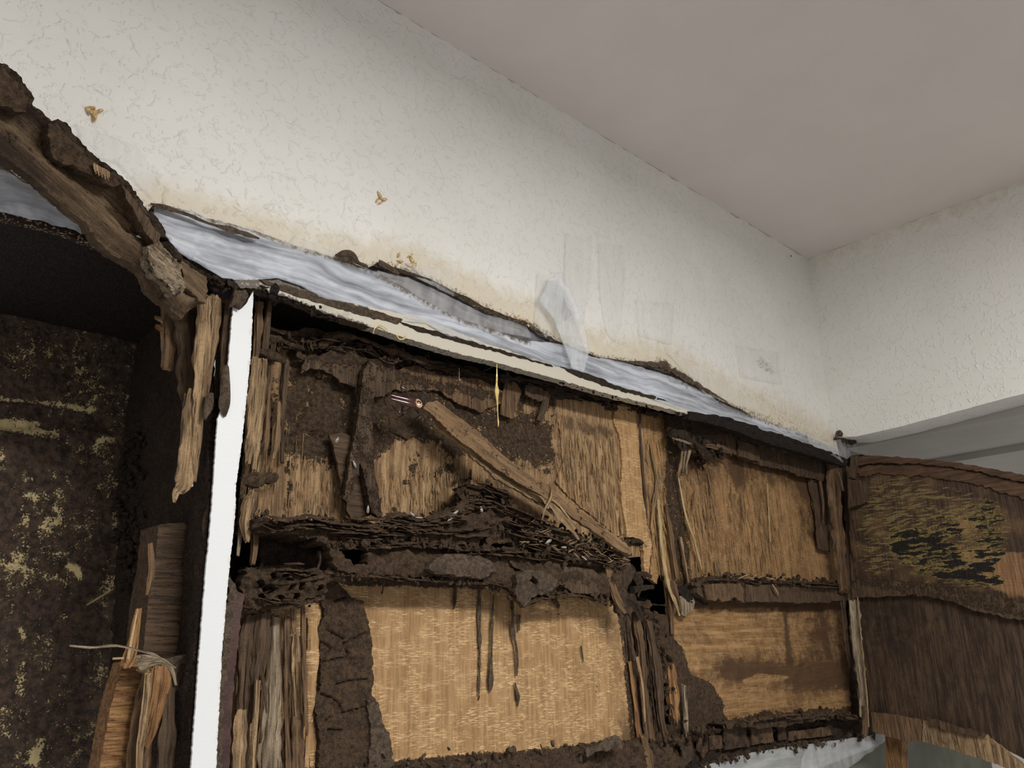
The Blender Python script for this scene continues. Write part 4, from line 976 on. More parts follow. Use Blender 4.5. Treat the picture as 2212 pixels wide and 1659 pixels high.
# ---------------- right bay, upper cell
P3 = [(1374, 884), (1500, 905), (1700, 965), (1835, 1005), (1860, 1100), (1855, 1290), (1500, 1280), (1445, 1335), (1440, 1250), (1424, 1238), (1420, 1262), (1402, 1250), (1408, 1200), (1398, 1178), (1404, 1172), (1395, 1100), (1382, 980)]
def p3a(px, py, P):
    n = fbm(P[:, 0] * 26, P[:, 2] * 5, seed=15)
    m = .66 * stroke(px, py, [(1455, 960), (1452, 1040), (1462, 1120), (1470, 1180), (1478, 1290)], 20, 12)
    m = np.maximum(m, .7 * (1 - sstep(0, 26, 1262 + .03 * (px - 1500) - py)) * (px > 1480))
    m = np.maximum(m, .5 * stroke(px, py, [(1395, 1170), (1390, 1240)], 10, 10))
    d = .15 + .5 * n + .7 * stroke(px, py, [(1480, 900), (1500, 1000), (1560, 1000), (1700, 1010), (1760, 1030)], 34, 40) + .45 * stroke(px, py, [(1590, 1010), (1608, 1060), (1620, 1130)], 12, 16) + .6 * stroke(px, py, [(1735, 1020), (1745, 1100), (1760, 1150)], 16, 18) + .4 * stroke(px, py, [(1520, 1040), (1530, 1150)], 16, 20) + .3 * stroke(px, py, [(1840, 1000), (1850, 1290)], 30, 30)
    p = .5 * stroke(px, py, [(1414, 960), (1424, 1080), (1404, 1150)], 12, 12) + .25 * area_mask(px, py, [(1530, 1120), (1750, 1150), (1780, 1240), (1540, 1240)], 40) + .42 * stroke(px, py, [(1480, 1040), (1500, 1160), (1520, 1240)], 14, 16)
    return {'mud': m, 'dark': d, 'pale': p}
def p3h(px, py, P):
    z = 1 - sstep(1480, 1700, px)
    return (.0008 + .0016 * z) * vnoise(P[:, 0] * 240, P[:, 2] * 6, seed=6) + .002 * z * vnoise(P[:, 0] * 60, P[:, 2] * 5, seed=9) - .004 * stroke(px, py, [(1440, 1080), (1448, 1105), (1458, 1110)], 1.5, 2.5)
slab('plywood_panel', P3, .060, W_RIGHT, MC, th=.007, sp=4.5, jag=1.3, hf=p3h, af=p3a,
     holes=[[(1400, 1150), (1413, 1151), (1413, 1158), (1400, 1158)], [(1398, 1164), (1411, 1163), (1412, 1172), (1399, 1176)]])
RS = [([(1422, 1080, .05, 8), (1430, 1180, .048, 10), (1442, 1260, .045, 10), (1458, 1300, .04, 7), (1468, 1330, .035, 4)], STRAW), ([(1405, 960, .055, 8), (1418, 1040, .055, 14), (1412, 1090, .055, 14), (1406, 1140, .055, 4)], W_SPL),
      ([(1465, 1030, .05, 4), (1480, 1110, .048, 7), (1500, 1170, .048, 8), (1515, 1230, .05, 5)], STRAW), ([(1470, 1160, .052, 10), (1480, 1220, .05, 12), (1488, 1262, .048, 8)], W_SPL), ([(1490, 1200, .046, 3), (1491, 1260, .045, 4), (1493, 1278, .045, 3)], W_MID),
      ([(1438, 1090, .055, 8), (1450, 1170, .052, 14), (1462, 1250, .05, 12)], W_MID), ([(1382, 884, .052, 6), (1384, 960, .05, 7), (1392, 1060, .05, 8), (1398, 1120, .053, 4)], W_DARK), ([(1452, 1255, .045, 12), (1462, 1290, .04, 14), (1472, 1320, .04, 6)], W_MID),
      ([(1658, 1045, .053, 2.5), (1661, 1110, .053, 3), (1664, 1170, .053, 2.5)], STRAW), ([(1500, 1060, .052, 4), (1496, 1100, .052, 5)], W_MID), ([(1475, 960, .04, 6), (1470, 1000, .04, 7), (1464, 1030, .045, 4)], W_SPL), ([(1484, 965, .035, 7), (1478, 1000, .035, 8), (1476, 1020, .04, 4)], W_GREY), ([(1490, 972, .03, 8), (1484, 1000, .03, 5), (1482, 1024, .03, 4)], W_GREY),
      ([(1445, 1260, .05, 14), (1450, 1320, .05, 12), (1452, 1370, .05, 10)], W_MID)]
for i, (p_, m_) in enumerate(RS):
    strip('splinter', p_, m_, MC, th=.5, m=11, sp=6, flute=.3, wob=.25, ragged=.5, seed=210 + i, sq=2.5)
mb = MB()
fibres(mb, [(1392, 950), (1430, 940), (1440, 1100), (1450, 1280), (1420, 1240), (1405, 1150)], .057, 90, .008, .05, 1.2, 3.4, 511, .1, .8, .3)
fibres(mb, [(1470, 1020), (1540, 1020), (1560, 1240), (1490, 1250)], .057, 120, .008, .06, 1.2, 3.2, 512, .12, .6, .5)
fibres(mb, [(1560, 1030), (1680, 1030), (1690, 1200), (1570, 1220)], .058, 120, .006, .05, 1, 2.6, 513, .04, .5, .6)
tag(mb.build('torn_fibres', W_SPL, MC), kind='stuff')
# dark veneer strip along the top of the right bay
def tvh(px, py, P): return .003 * fbm(P[:, 0] * 30, P[:, 2] * 16, seed=61) + .001 * vnoise(P[:, 0] * 280, P[:, 2] * 10, seed=6)
TV = [(1442, 896), (1500, 905), (1590, 940), (1700, 975), (1800, 1000), (1822, 1010), (1820, 1050), (1772, 1036), (1742, 1032), (1680, 1012), (1642, 1004), (1600, 992), (1592, 982), (1560, 976), (1510, 958), (1470, 940), (1444, 935)]
slab('torn_veneer', TV, .040, W_DARK, MC, th=.004, sp=4.5, jag=2, hf=tvh, af=lambda px, py, P: {'dark': .35, 'mud': .25 + .3 * (py < 940)})
slab('veneer_tile', [(1594, 950), (1628, 962), (1642, 985), (1642, 998), (1596, 986)], .034, W_DARK, MC, th=.003, sp=4, jag=.8, hf=tvh)
strip('curled_flake', [(1616, 948, .032, 8), (1628, 950, .026, 10), (1640, 958, .026, 9), (1644, 968, .03, 5)], W_MID, MC, th=.3, m=9, sp=3, flute=.3, seed=71)
strip('curled_flake', [(1450, 935, .03, 24), (1475, 940, .024, 26), (1500, 958, .02, 20), (1528, 978, .022, 16), (1540, 995, .03, 8)], MUD_D, MC, th=.5, m=12, sp=4, flute=.5, wob=.5, seed=72)
strip('splinter', [(1452, 946, .02, 4), (1480, 955, .016, 8), (1500, 962, .02, 3)], W_GREY, MC, th=.5, m=8, sp=4, seed=73)
strip('splinter', [(1525, 962, .02, 5), (1550, 966, .02, 12), (1575, 975, .025, 6), (1580, 985, .03, 2)], W_MID, MC, th=.4, m=9, sp=4, flute=.5, seed=74)
mb = MB()
crumbs(mb, [(1450, 935), (1490, 950), (1530, 968), (1560, 975)], .014, .045, 70, 3, 8, 33, .7, 9)
crumbs(mb, [(1505, 995), (1520, 1000)], .035, .055, 20, 3, 6, 34, .7, 6)
tag(mb.build('mud_flakes', MUD_D, MC), kind='stuff')
# black ragged underside edge above the right bay
strip('rail_core', [(1480, 898, .0, 16), (1560, 915, .0, 22), (1640, 944, .0, 24), (1720, 968, .0, 22), (1800, 994, .004, 18), (1822, 1004, .006, 14)], BOARD_D, MC, th=1.6, m=14, sp=8, flute=.3, wob=.3, seed=75)
# middle rail of the right bay
ME = [(1500, 1258), (1520, 1248), (1560, 1244), (1620, 1252), (1700, 1256), (1780, 1258), (1835, 1262), (1838, 1296), (1780, 1302), (1700, 1302), (1655, 1298), (1612, 1302), (1600, 1300), (1592, 1292), (1572, 1300), (1552, 1298), (1535, 1300), (1520, 1290), (1505, 1280)]
MRAIL = slab('middle_rail', ME, .030, W_DARK, MC, th=.022, sp=4.5, jag=2.6, hf=lambda px, py, P: .002 * fbm(P[:, 0] * 60, P[:, 2] * 80, seed=63) - .004 * stroke(px, py, [(1700, 1280), (1750, 1276), (1820, 1282)], 2, 3), af=lambda px, py, P: {'mud': .9 - .7 * sstep(1262, 1272, py), 'dark': .3})
slab('veneer_tile', [(1518, 1262), (1600, 1260), (1606, 1276), (1604, 1298), (1594, 1296), (1590, 1288), (1578, 1296), (1560, 1300), (1552, 1290), (1545, 1298), (1528, 1296), (1526, 1280)], .024, W_MID, MRAIL, th=.004, sp=4, jag=1.5, hf=lambda px, py, P: .001 * vnoise(P[:, 0] * 280, P[:, 2] * 10), af=lambda px, py, P: {'dark': .45})
slab('veneer_tile', [(1610, 1262), (1668, 1264), (1680, 1284), (1686, 1300), (1612, 1300)], .026, W_DARK, MRAIL, th=.004, sp=4, jag=1.2, hf=lambda px, py, P: .001 * vnoise(P[:, 0] * 280, P[:, 2] * 10))
slab('rail_core', [(1456, 1268), (1510, 1262), (1520, 1285), (1530, 1306), (1485, 1300), (1468, 1280)], .044, BOARD_D, MC, th=.01, sp=6, jag=2)
mb = MB()
crumbs(mb, [(1490, 1262), (1520, 1250), (1580, 1245), (1650, 1252), (1740, 1258), (1830, 1264)], .02, .05, 190, 2, 5, 41, .5, 5)
lips(mb, [(1500, 1262), (1600, 1250), (1700, 1256), (1835, 1264)], .03, 10, 18, 907, 4)
tag(mb.build('mud_crumbs', MUD, MRAIL), kind='stuff')
strip('splinter', [(1668, 1262, .02, 5), (1676, 1274, .016, 7), (1684, 1290, .02, 2)], W_SPL, MC, th=.4, m=8, sp=4, seed=83)
for i in range(10):
    x = rs.uniform(1575, 1700); strip('straw', [(x, 1252 + rs.uniform(-6, 4), .022, 2), (x + rs.uniform(8, 22), 1250 + rs.uniform(-10, 10), .015, 2.4)], W_SPL, MRAIL, th=.7, m=6, sp=6, seed=i)

# ---------------- right bay, lower cell
def p4a(px, py, P):
    d = .12 + .3 * fbm(P[:, 0] * 8, P[:, 2] * 10, seed=19)
    d = d + .85 * area_mask(px, py, [(1600, 1420), (1640, 1412), (1700, 1435), (1760, 1440), (1870, 1425), (1870, 1500), (1760, 1490), (1720, 1500), (1680, 1480), (1620, 1480), (1560, 1470), (1540, 1440)], 40)
    d = d + .5 * area_mask(px, py, [(1710, 1300), (1900, 1300), (1900, 1450), (1720, 1420)], 70) + .6 * stroke(px, py, [(1693, 1310), (1700, 1370), (1706, 1440)], 5, 6) + .6 * stroke(px, py, [(1770, 1310), (1782, 1370), (1790, 1420)], 4, 5)
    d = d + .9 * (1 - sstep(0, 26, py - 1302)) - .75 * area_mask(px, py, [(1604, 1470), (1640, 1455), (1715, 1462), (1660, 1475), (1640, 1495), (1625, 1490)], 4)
    m = .72 * (1 - sstep(-14, 22, (1548 - .06 * (px - 1600)) - py + 14 * vnoise(px / 30, px * 0)))
    m = np.maximum(m, .8 * area_mask(px, py, [(1450, 1380), (1475, 1400), (1490, 1455), (1530, 1470), (1560, 1510), (1568, 1570), (1450, 1600)], 10))
    p = .4 * area_mask(px, py, [(1470, 1330), (1640, 1340), (1640, 1410), (1480, 1420)], 26) + .3 * area_mask(px, py, [(1570, 1500), (1640, 1500), (1640, 1540), (1570, 1540)], 10)
    return {'dark': d, 'mud': m, 'pale': p}
slab('plywood_panel', [(1448, 1295), (1520, 1285), (1860, 1280), (1885, 1420), (1890, 1600), (1500, 1640), (1465, 1560), (1458, 1400)], .060, W_RIGHT, MC, th=.007, sp=5, jag=1, af=p4a, grain=lambda P: np.stack([P[:, 2], P[:, 1], P[:, 0] + .02 * np.sin(P[:, 2] * 40)], 1),
     hf=lambda px, py, P: .002 * area_mask(px, py, [(1450, 1380), (1475, 1400), (1490, 1455), (1530, 1470), (1560, 1510), (1568, 1570), (1450, 1600)], 8) + .0006 * vnoise(P[:, 2] * 200, P[:, 0] * 10))
slab('wood_flake', [(1470, 1286), (1490, 1280), (1500, 1300), (1496, 1318), (1480, 1335), (1470, 1320)], .045, W_GREY, MC, th=.004, sp=4, jag=2, hf=vh)
# right stile
ST = [([(1752, 1035, .05, 8), (1762, 1100, .05, 12), (1770, 1150, .05, 12)], W_DARK), ([(1800, 1000, .02, 30), (1806, 1080, .02, 32), (1815, 1180, .02, 30), (1824, 1280, .02, 26)], W_MID), ([(1828, 1010, .01, 16), (1834, 1100, .01, 20), (1838, 1200, .01, 20), (1842, 1300, .01, 18)], W_DARK),
      ([(1812, 1020, .0, 6), (1822, 1060, .0, 6)], W_GREY), ([(1842, 1300, .01, 26), (1850, 1400, .01, 26), (1862, 1500, .01, 22), (1860, 1550, .01, 12)], W_GREY), ([(1822, 1300, .03, 14), (1832, 1400, .03, 12), (1840, 1440, .03, 10)], W_DARK), ([(1852, 1290, -.004, 4), (1862, 1400, -.004, 4), (1872, 1500, -.004, 5), (1876, 1570, -.004, 4)], W_SPL),
      ([(1870, 1530, .0, 14), (1868, 1570, .0, 14), (1866, 1590, .0, 10)], W_MID), ([(1790, 1050, .034, 8), (1796, 1140, .034, 10), (1800, 1190, .034, 5)], W_GREY), ([(1770, 1030, .045, 10), (1778, 1090, .045, 7), (1776, 1130, .045, 4)], W_MID)]
for i, (p_, m_) in enumerate(ST):
    strip('splinter', p_, m_, MC, th=.6, m=12, sp=7, flute=.35, wob=.2, ragged=.5, seed=240 + i, sq=2.6)
slab('veneer_tile', [(1764, 1140), (1784, 1135), (1792, 1150), (1794, 1192), (1768, 1185)], .046, W_DARK, MC, th=.003, sp=4, jag=1)
slab('wood_flake', [(1745, 1035), (1790, 1035), (1796, 1100), (1782, 1150), (1766, 1140), (1756, 1090)], .053, W_DARK, MC, th=.003, sp=4, jag=1.6)
slab('side_board', [(1838, 990), (1850, 990), (1890, 1560), (1890, 1600), (1868, 1600), (1858, 1400)], .03, MUD_D, MC, th=.03, sp=10, jag=2)
# bottom ledge of the right bay
BL = [(1560, 1562), (1620, 1556), (1680, 1548), (1720, 1545), (1760, 1540), (1800, 1535), (1830, 1540), (1860, 1545), (1862, 1556), (1800, 1552), (1740, 1560), (1700, 1568), (1660, 1572), (1600, 1572)]
slab('mud_ledge', BL, .02, MUD, MC, th=.04, sp=4, jag=3, hf=rh)
BRAIL = slab('bottom_rail', [(1380, 1612), (1480, 1612), (1560, 1566), (1700, 1566), (1870, 1548), (1880, 1590), (1800, 1602), (1700, 1618), (1600, 1632), (1500, 1662), (1420, 1700), (1380, 1700)], .046, MUD_D, MC, th=.02, sp=5, jag=2, hf=rh,
     holes=[[(1530, 1572), (1556, 1568), (1560, 1592), (1530, 1590)], [(1497, 1582), (1503, 1580), (1506, 1625), (1500, 1625)], [(1668, 1560), (1674, 1560), (1680, 1600), (1672, 1602)]])
for i, pg in enumerate(([(1470, 1600), (1494, 1590), (1500, 1640), (1478, 1655)], [(1508, 1578), (1524, 1576), (1530, 1622), (1518, 1640), (1508, 1620)], [(1530, 1590), (1558, 1588), (1562, 1615), (1532, 1622)], [(1562, 1572), (1610, 1568), (1618, 1612), (1566, 1620)], [(1622, 1568), (1664, 1562), (1672, 1602), (1626, 1610)], [(1678, 1560), (1696, 1558), (1700, 1596), (1684, 1600)], [(1704, 1580), (1790, 1570), (1800, 1588), (1706, 1600)])):
    slab('veneer_tile', pg, .038, W_DARK if i in (0, 3, 5) else W_MID, BRAIL, th=.004, sp=4, jag=1.3, seed=i, hf=lambda px, py, P: .001 * vnoise(P[:, 0] * 280, P[:, 2] * 10), af=lambda px, py, P: {'mud': .28, 'dark': .6})
mb = MB()
crumbs(mb, [(1560, 1565), (1650, 1556), (1760, 1545), (1860, 1545)], .012, .05, 160, 2.5, 6, 51, .5, 6)
crumbs(mb, [(1400, 1605), (1480, 1600), (1550, 1570)], .025, .05, 110, 3, 7, 52, .5, 10)
crumbs(mb, [(1430, 1700), (1520, 1652), (1640, 1622), (1800, 1602), (1880, 1588)], .02, .04, 130, 2.5, 6, 53, .5, 5)
lips(mb, [(1560, 1562), (1680, 1550), (1800, 1540), (1860, 1550)], .02, 8, 22, 908, 3)
tag(mb.build('mud_crumbs', MUD, BRAIL), kind='stuff')

# ================================================================== right panel, at a right angle
PR = Plane((XB + .006, 0, 0), (-1, 0, 0))
RP = thing('wall_cabinet', PR.hit(2100, 1659), 'stained warped plywood panel standing at a right angle at the right edge, paint flaking', 'cabinet')
YC = lambda x: 1000 + .10 * (x - 1840) + .00012 * (x - 1840) ** 2
def ca(px, py, P):
    ye = np.maximum(area_mask(px, py, [(1850, 1040), (1960, 1020), (2100, 1060), (2150, 1100), (2160, 1200), (2100, 1260), (1990, 1240), (1850, 1240)], 30), 0)
    bl_ = .8 * stroke(px, py, [(1950, 1165), (2060, 1140)], 30, 30) + 1.0 * stroke(px, py, [(2130, 1110), (2145, 1180)], 30, 26) + .95 * stroke(px, py, [(2030, 1190), (2140, 1230)], 20, 20) + .95 * stroke(px, py, [(2050, 1240), (2150, 1260)], 16, 16) + .75 * stroke(px, py, [(1950, 1190), (2030, 1245)], 26, 26)
    bare = area_mask(px, py, [(2064, 1185), (2110, 1180), (2200, 1195), (2330, 1215), (2330, 1300), (2180, 1290), (2110, 1240)], 26) + .5 * fbm(P[:, 1] * 30, P[:, 2] * 120, seed=77) + .6 * area_mask(px, py, [(2050, 1130), (2120, 1110), (2120, 1150), (2080, 1165)], 14)
    red = 0
    return {'mud': .75 * ye - .1, 'pale': np.clip(bl_, 0, 1.1) * 1.0 - .16 - .24 * (bl_ < .05), 'dark': bare}
slab('upper_sheet', [(1842, 985), (1900, 984), (1960, 990), (2060, 1000), (2130, 1012), (2330, 1050), (2330, 1356), (2212, 1322), (2100, 1296), (1980, 1266), (1846, 1268), (1835, 1150), (1838, 1060)], PR, CRACK, RP, th=.008, sp=6, jag=1.2,
     hf=lambda px, py, P: .0016 * fbm(P[:, 1] * 30, P[:, 2] * 90, seed=71, oct=4), af=ca)
REDW = wood_mat('wood_reddish', srgb(76, 56, 42), srgb(100, 76, 58), srgb(46, 34, 26), streak=.4, blot=.5)
def grain_y(P): return np.stack([P[:, 2], P[:, 0], P[:, 1]], 1)
slab('top_lip', [(1842, 986), (1900, 985), (2000, 992), (2100, 1004), (2212, 1026), (2330, 1050), (2330, 1066), (2212, 1040), (2190, 1038), (2120, 1020), (2050, 1008), (1980, 1002), (1900, 1000), (1845, 1006)], Plane((XB - .004, 0, 0), (-1, 0, 0)), REDW, RP, th=.010, sp=5, jag=1.6, grain=grain_y,
     hf=lambda px, py, P: .001 * vnoise(P[:, 2] * 200, P[:, 1] * 10))
slab('lip_band', [(1850, 1010), (1900, 1004), (1985, 1004), (2060, 1012), (2130, 1024), (2212, 1046), (2330, 1070), (2330, 1110), (2212, 1078), (2160, 1062), (2090, 1042), (2000, 1030), (1900, 1024), (1855, 1030)], Plane((XB + .002, 0, 0), (-1, 0, 0)), REDW, RP, th=.006, sp=5, jag=3, grain=grain_y,
     hf=lambda px, py, P: .0012 * fbm(P[:, 1] * 60, P[:, 2] * 120))
slab('corner_block', [(1832, 1034), (1872, 1040), (1870, 1085), (1862, 1088), (1832, 1098)], Plane((XB - .012, 0, 0), (-1, 0, 0)), W_DARK, RP, th=.012, sp=4, jag=1)
slab('corner_block', [(1838, 985), (1852, 984), (1850, 1010), (1845, 1035), (1832, 1030)], Plane((XB - .008, 0, 0), (-1, 0, 0)), W_DARK, RP, th=.012, sp=4, jag=1)
slab('middle_rail', [(1842, 1250), (1900, 1254), (1960, 1256), (2050, 1266), (2120, 1280), (2212, 1302), (2330, 1332), (2330, 1380), (2212, 1340), (2170, 1334), (2100, 1318), (2060, 1300), (1980, 1286), (1900, 1290), (1842, 1290)], Plane((XB - .008, 0, 0), (-1, 0, 0)), W_DARK, RP, th=.014, sp=5, jag=2.2,
     hf=lambda px, py, P: .0016 * fbm(P[:, 1] * 50, P[:, 2] * 60, seed=73) + .0006 * vnoise(P[:, 1] * 260, P[:, 2] * 12), af=lambda px, py, P: {'dark': .2, 'pale': .15 * area_mask(px, py, [(2070, 1280), (2140, 1290), (2130, 1325), (2070, 1310)], 8), 'mud': .2 + .3 * (py < 1262 + .2 * (px - 1842))})
def lwa(px, py, P):
    return {'dark': .3 + .35 * fbm(P[:, 1] * 9, P[:, 2] * 5, seed=75) - .5 * (1 - sstep(0, 50, 1538 + .28 * (px - 1880) - py)) + .3 * area_mask(px, py, [(1860, 1310), (1940, 1310), (1960, 1400), (1880, 1420)], 30), 'pale': .22 * stroke(px, py, [(1985, 1420), (2212, 1520)], 14, 30)}
slab('lower_sheet', [(1852, 1280), (1900, 1274), (1980, 1270), (2060, 1284), (2100, 1300), (2212, 1326), (2330, 1360), (2330, 1700), (2212, 1640), (2120, 1590), (2000, 1562), (1940, 1544), (1880, 1540), (1868, 1440)], PR, W_DKP, RP, th=.008, sp=6, jag=1, af=lwa,
     hf=lambda px, py, P: .0008 * vnoise(P[:, 1] * 200, P[:, 2] * 8) - .001 * stroke(px, py, [(1975, 1410), (1940, 1480)], 2, 2))
slab('bottom_strip', [(1882, 1538), (1940, 1545), (1992, 1556), (1990, 1600), (1950, 1600), (1884, 1580)], Plane((XB - .004, 0, 0), (-1, 0, 0)), W_MID, RP, th=.012, sp=5, jag=1, af=lambda px, py, P: {'dark': .25})
slab('bottom_strip', [(1994, 1556), (2060, 1572), (2130, 1588), (2170, 1620), (2212, 1655), (2330, 1720), (2330, 1760), (2212, 1672), (2120, 1640), (2040, 1615), (1992, 1602)], Plane((XB - .004, 0, 0), (-1, 0, 0)), W_SPL, RP, th=.012, sp=5, jag=1.4, af=lambda px, py, P: {'dark': .45 * (fbm(P[:, 1] * 60, P[:, 2] * 10, seed=3) > 0), 'pale': .3 * (fbm(P[:, 1] * 120, P[:, 2] * 10, seed=5) > .05)})
slab('torn_veneer', [(2000, 1548), (2040, 1560), (2080, 1572), (2130, 1586), (2120, 1592), (2060, 1580), (2010, 1566)], Plane((XB - .012, 0, 0), (-1, 0, 0)), W_DARK, RP, th=.004, sp=4, jag=2)
mb = MB(); strip_mesh(mb, [(1941, 1430, -.09, 3), (1936, 1460, -.09, 3)], m=6, sp=8, seed=3)
# mud clot hung in the corner above the panel
o = None
mb = MB()
crumbs(mb, [(1808, 945), (1822, 930), (1832, 950), (1840, 945)], -.02, .0, 46, 4, 10, 61, .6, 6)
o = mb.build('mud_clot', MUD_G); tag(o, 'small grey-brown lump of mud and lint stuck in the wall corner above the right panel', 'mud')

# brown leg and film under the cabinets
o = slab('wooden_leg', [(1912, 1590), (1948, 1600), (1952, 1720), (1916, 1720)], Plane((XB + .03, 0, 0), (-1, 0, 0)), W_ORANGE, None, th=.03, sp=8, jag=.6, af=lambda px, py, P: {'dark': .4})
tag(o, 'brown wooden leg under the stained right-hand panel, at the bottom of the picture', 'post')

# ================================================================== plastic film and tape
def film(label, poly, y, mat, th=.0005, sp=8, amp=.006, fr=(16, 60), att=None, seed=0, jag=1.0, group=None, name='plastic_film', cat='plastic film', tilt=None):
    def hf(px, py, P):
        h = amp * (fbm(P[:, 0] * fr[0] + P[:, 2] * fr[0] * .5, P[:, 2] * fr[1], seed=seed) + .35 * fbm(P[:, 0] * fr[0] * 4, P[:, 2] * fr[1] * 2, seed=seed + 4))
        if tilt is not None: h = h + tilt(px, py, P)
        return h
    o = slab(name, poly, y, mat, None, th=th, sp=sp, jag=jag, hf=hf, af=att, seed=seed, sharp=2.5)
    return tag(o, label, cat, group)
FT = [(334, 446), (400, 455), (520, 490), (640, 530), (740, 560), (820, 590), (900, 640), (1000, 690), (1130, 735), (1200, 740), (1280, 770), (1380, 790), (1470, 820), (1560, 870), (1650, 910), (1740, 935), (1812, 975)]
FB = [(1815, 990), (1760, 968), (1650, 936), (1560, 912), (1490, 893), (1420, 868), (1330, 832), (1200, 792), (1100, 760), (1050, 745), (960, 725), (920, 700), (850, 692), (760, 662), (700, 648), (650, 618), (600, 600), (540, 606), (480, 600), (440, 575), (385, 545), (330, 470)]
def fatt(px, py, P):
    tp = segdist(px, py, FT)
    d = .75 * (1 - sstep(0, 24, tp)) * (px < 1150) + .62 * stroke(px, py, [(1400, 780), (1500, 840), (1600, 890), (1780, 960)], 10, 10) + .35 * stroke(px, py, [(480, 530), (560, 540), (640, 560)], 9, 10)
    return {'dark': d + .08}
film('long milky plastic film strip bridging the wall and the cabinet top rail', FT + FB, -.006, FILM, att=fatt, seed=3, amp=.006, sp=7)
film('milky plastic film at the far left, under the leaning rotten beam', [(-120, 330), (0, 368), (60, 398), (130, 420), (190, 465), (240, 500), (262, 522), (205, 515), (150, 492), (60, 468), (0, 455), (-120, 425)], -.006, FILM, seed=6, amp=.008, sp=6, fr=(30, 30),
     att=lambda px, py, P: {'dark': .22})
film('narrow grey film over the dark gap, below the orange insect wings', [(815, 585), (880, 600), (950, 630), (1050, 678), (1140, 706), (1150, 730), (1060, 715), (950, 680), (860, 640), (812, 605)], -.002, FILM_C, seed=8, amp=.003, sp=8, att=lambda px, py, P: {'dark': .3})
film('crumpled clear plastic tail hanging over the top rail, at mid length', [(1185, 600), (1215, 595), (1240, 640), (1262, 700), (1275, 760), (1262, 805), (1235, 795), (1215, 740), (1195, 690), (1165, 650)], -.013, film_material('plastic_film_bright', .3, (236, 240, 244), (120, 120, 20), grey=.15), seed=10, amp=.007, fr=(60, 12), sp=6)
TAPES = [([(1222, 505), (1280, 510), (1278, 600), (1262, 700), (1216, 690), (1218, 590)], 'vertical clear tape patch with a folded top end, left of its twin'),
         ([(1292, 522), (1350, 530), (1352, 600), (1345, 700), (1330, 740), (1310, 720), (1296, 640)], 'tall clear tape strip with smooth top, right of the folded one'),
         ([(1372, 645), (1458, 655), (1452, 745), (1380, 725)], 'square clear tape patch to the right of the two tall strips'),
         ([(1160, 590), (1205, 615), (1235, 680), (1180, 730), (1155, 690)], 'yellow-stained clear tape patch left of the folded strip'),
         ([(1590, 745), (1680, 760), (1690, 830), (1600, 815)], 'faint tape patch with a smudge of dirt near the corner'),
         ([(1440, 760), (1590, 830), (1660, 900), (1520, 850)], 'wide faint tape patch over the dirty right stretch of the joint'),
         ([(860, 560), (985, 580), (980, 640), (900, 600)], 'faint clear tape patch beside the orange insect wings'),
         ([(165, 262), (300, 310), (352, 380), (330, 430), (250, 350), (180, 330)], 'crinkled clear film stuck on the wall above the leaning beam'),
         ([(640, 505), (745, 545), (730, 560), (620, 530)], 'small clear tape patch above the mud clot on the joint')]
for i, (pg, lb) in enumerate(TAPES):
    film(lb, pg, -.0035, FILM_T, seed=20 + i, amp=.0012, fr=(60, 30), sp=9, name='plastic_tape', cat='tape', jag=1.2, att=lambda px, py, P: {'pale': 0 * px, 'dark': 0 * px - .2})
film('ragged film tail fluttering in the wall corner over the right panel', [(1740, 935), (1790, 955), (1830, 945), (1880, 978), (1840, 985), (1820, 1000), (1800, 985), (1750, 965)], -.012, FILM_C, seed=31, amp=.006, sp=6)
FB2 = film_material('plastic_tape_band', .7, (176, 179, 176), (14, 14, 90))
film('greyish plastic tape band along the bottom edge of the cabinet, lower right', [(1490, 1665), (1560, 1642), (1640, 1622), (1740, 1608), (1880, 1588), (1950, 1575), (1900, 1610), (1820, 1640), (1740, 1675), (1700, 1710), (1480, 1710)], .03, FB2, seed=33, amp=.004, sp=8, name='plastic_tape', cat='tape')
film('thin clear film hanging below the grey tape band, lower right', [(1740, 1610), (1880, 1590), (1900, 1612), (1830, 1660), (1800, 1720), (1720, 1720), (1730, 1650)], .025, FILM_C, seed=34, amp=.006, sp=9)

# dark ragged torn paper along the wall's lower edge
def torn(label, pts, wds, y, mat, seed, th=.25):
    o = strip('torn_edge', [(x, y_, y, w_) for (x, y_), w_ in zip(pts, wds)], mat, None, th=th, m=12, sp=5, flute=.45, wob=.6, seed=seed, sharp=.6)
    return tag(o, label, 'torn paper')
torn('dark torn paper rim right of the leaning beam, starting at its edge', [(325, 440), (390, 458), (450, 482), (520, 502), (560, 515)], [5, 12, 9, 11, 4], -.015, MUD_G, 301)
torn('brown mud clot on the joint, left of the dark paper tear', [(725, 552), (755, 550), (775, 568), (795, 576)], [6, 20, 14, 4], -.008, MUD_G, 302, .6)
torn('thin brown torn paper rim below the orange insect wings', [(815, 572), (870, 588), (930, 605), (1000, 642), (1070, 675), (1145, 700)], [5, 8, 5, 7, 5, 2], -.003, MUD, 303)
torn('dirty torn rim with a brown lump, right of the tape patches', [(1290, 772), (1360, 782), (1430, 790), (1450, 800), (1500, 828), (1570, 868)], [2, 4, 14, 12, 10, 3], -.006, MUD_G, 304, .5)
torn('dark torn paper corner beside the left end of the grey tear', [(818, 568), (838, 577), (862, 592)], [10, 16, 4], -.006, MUD_G, 305)

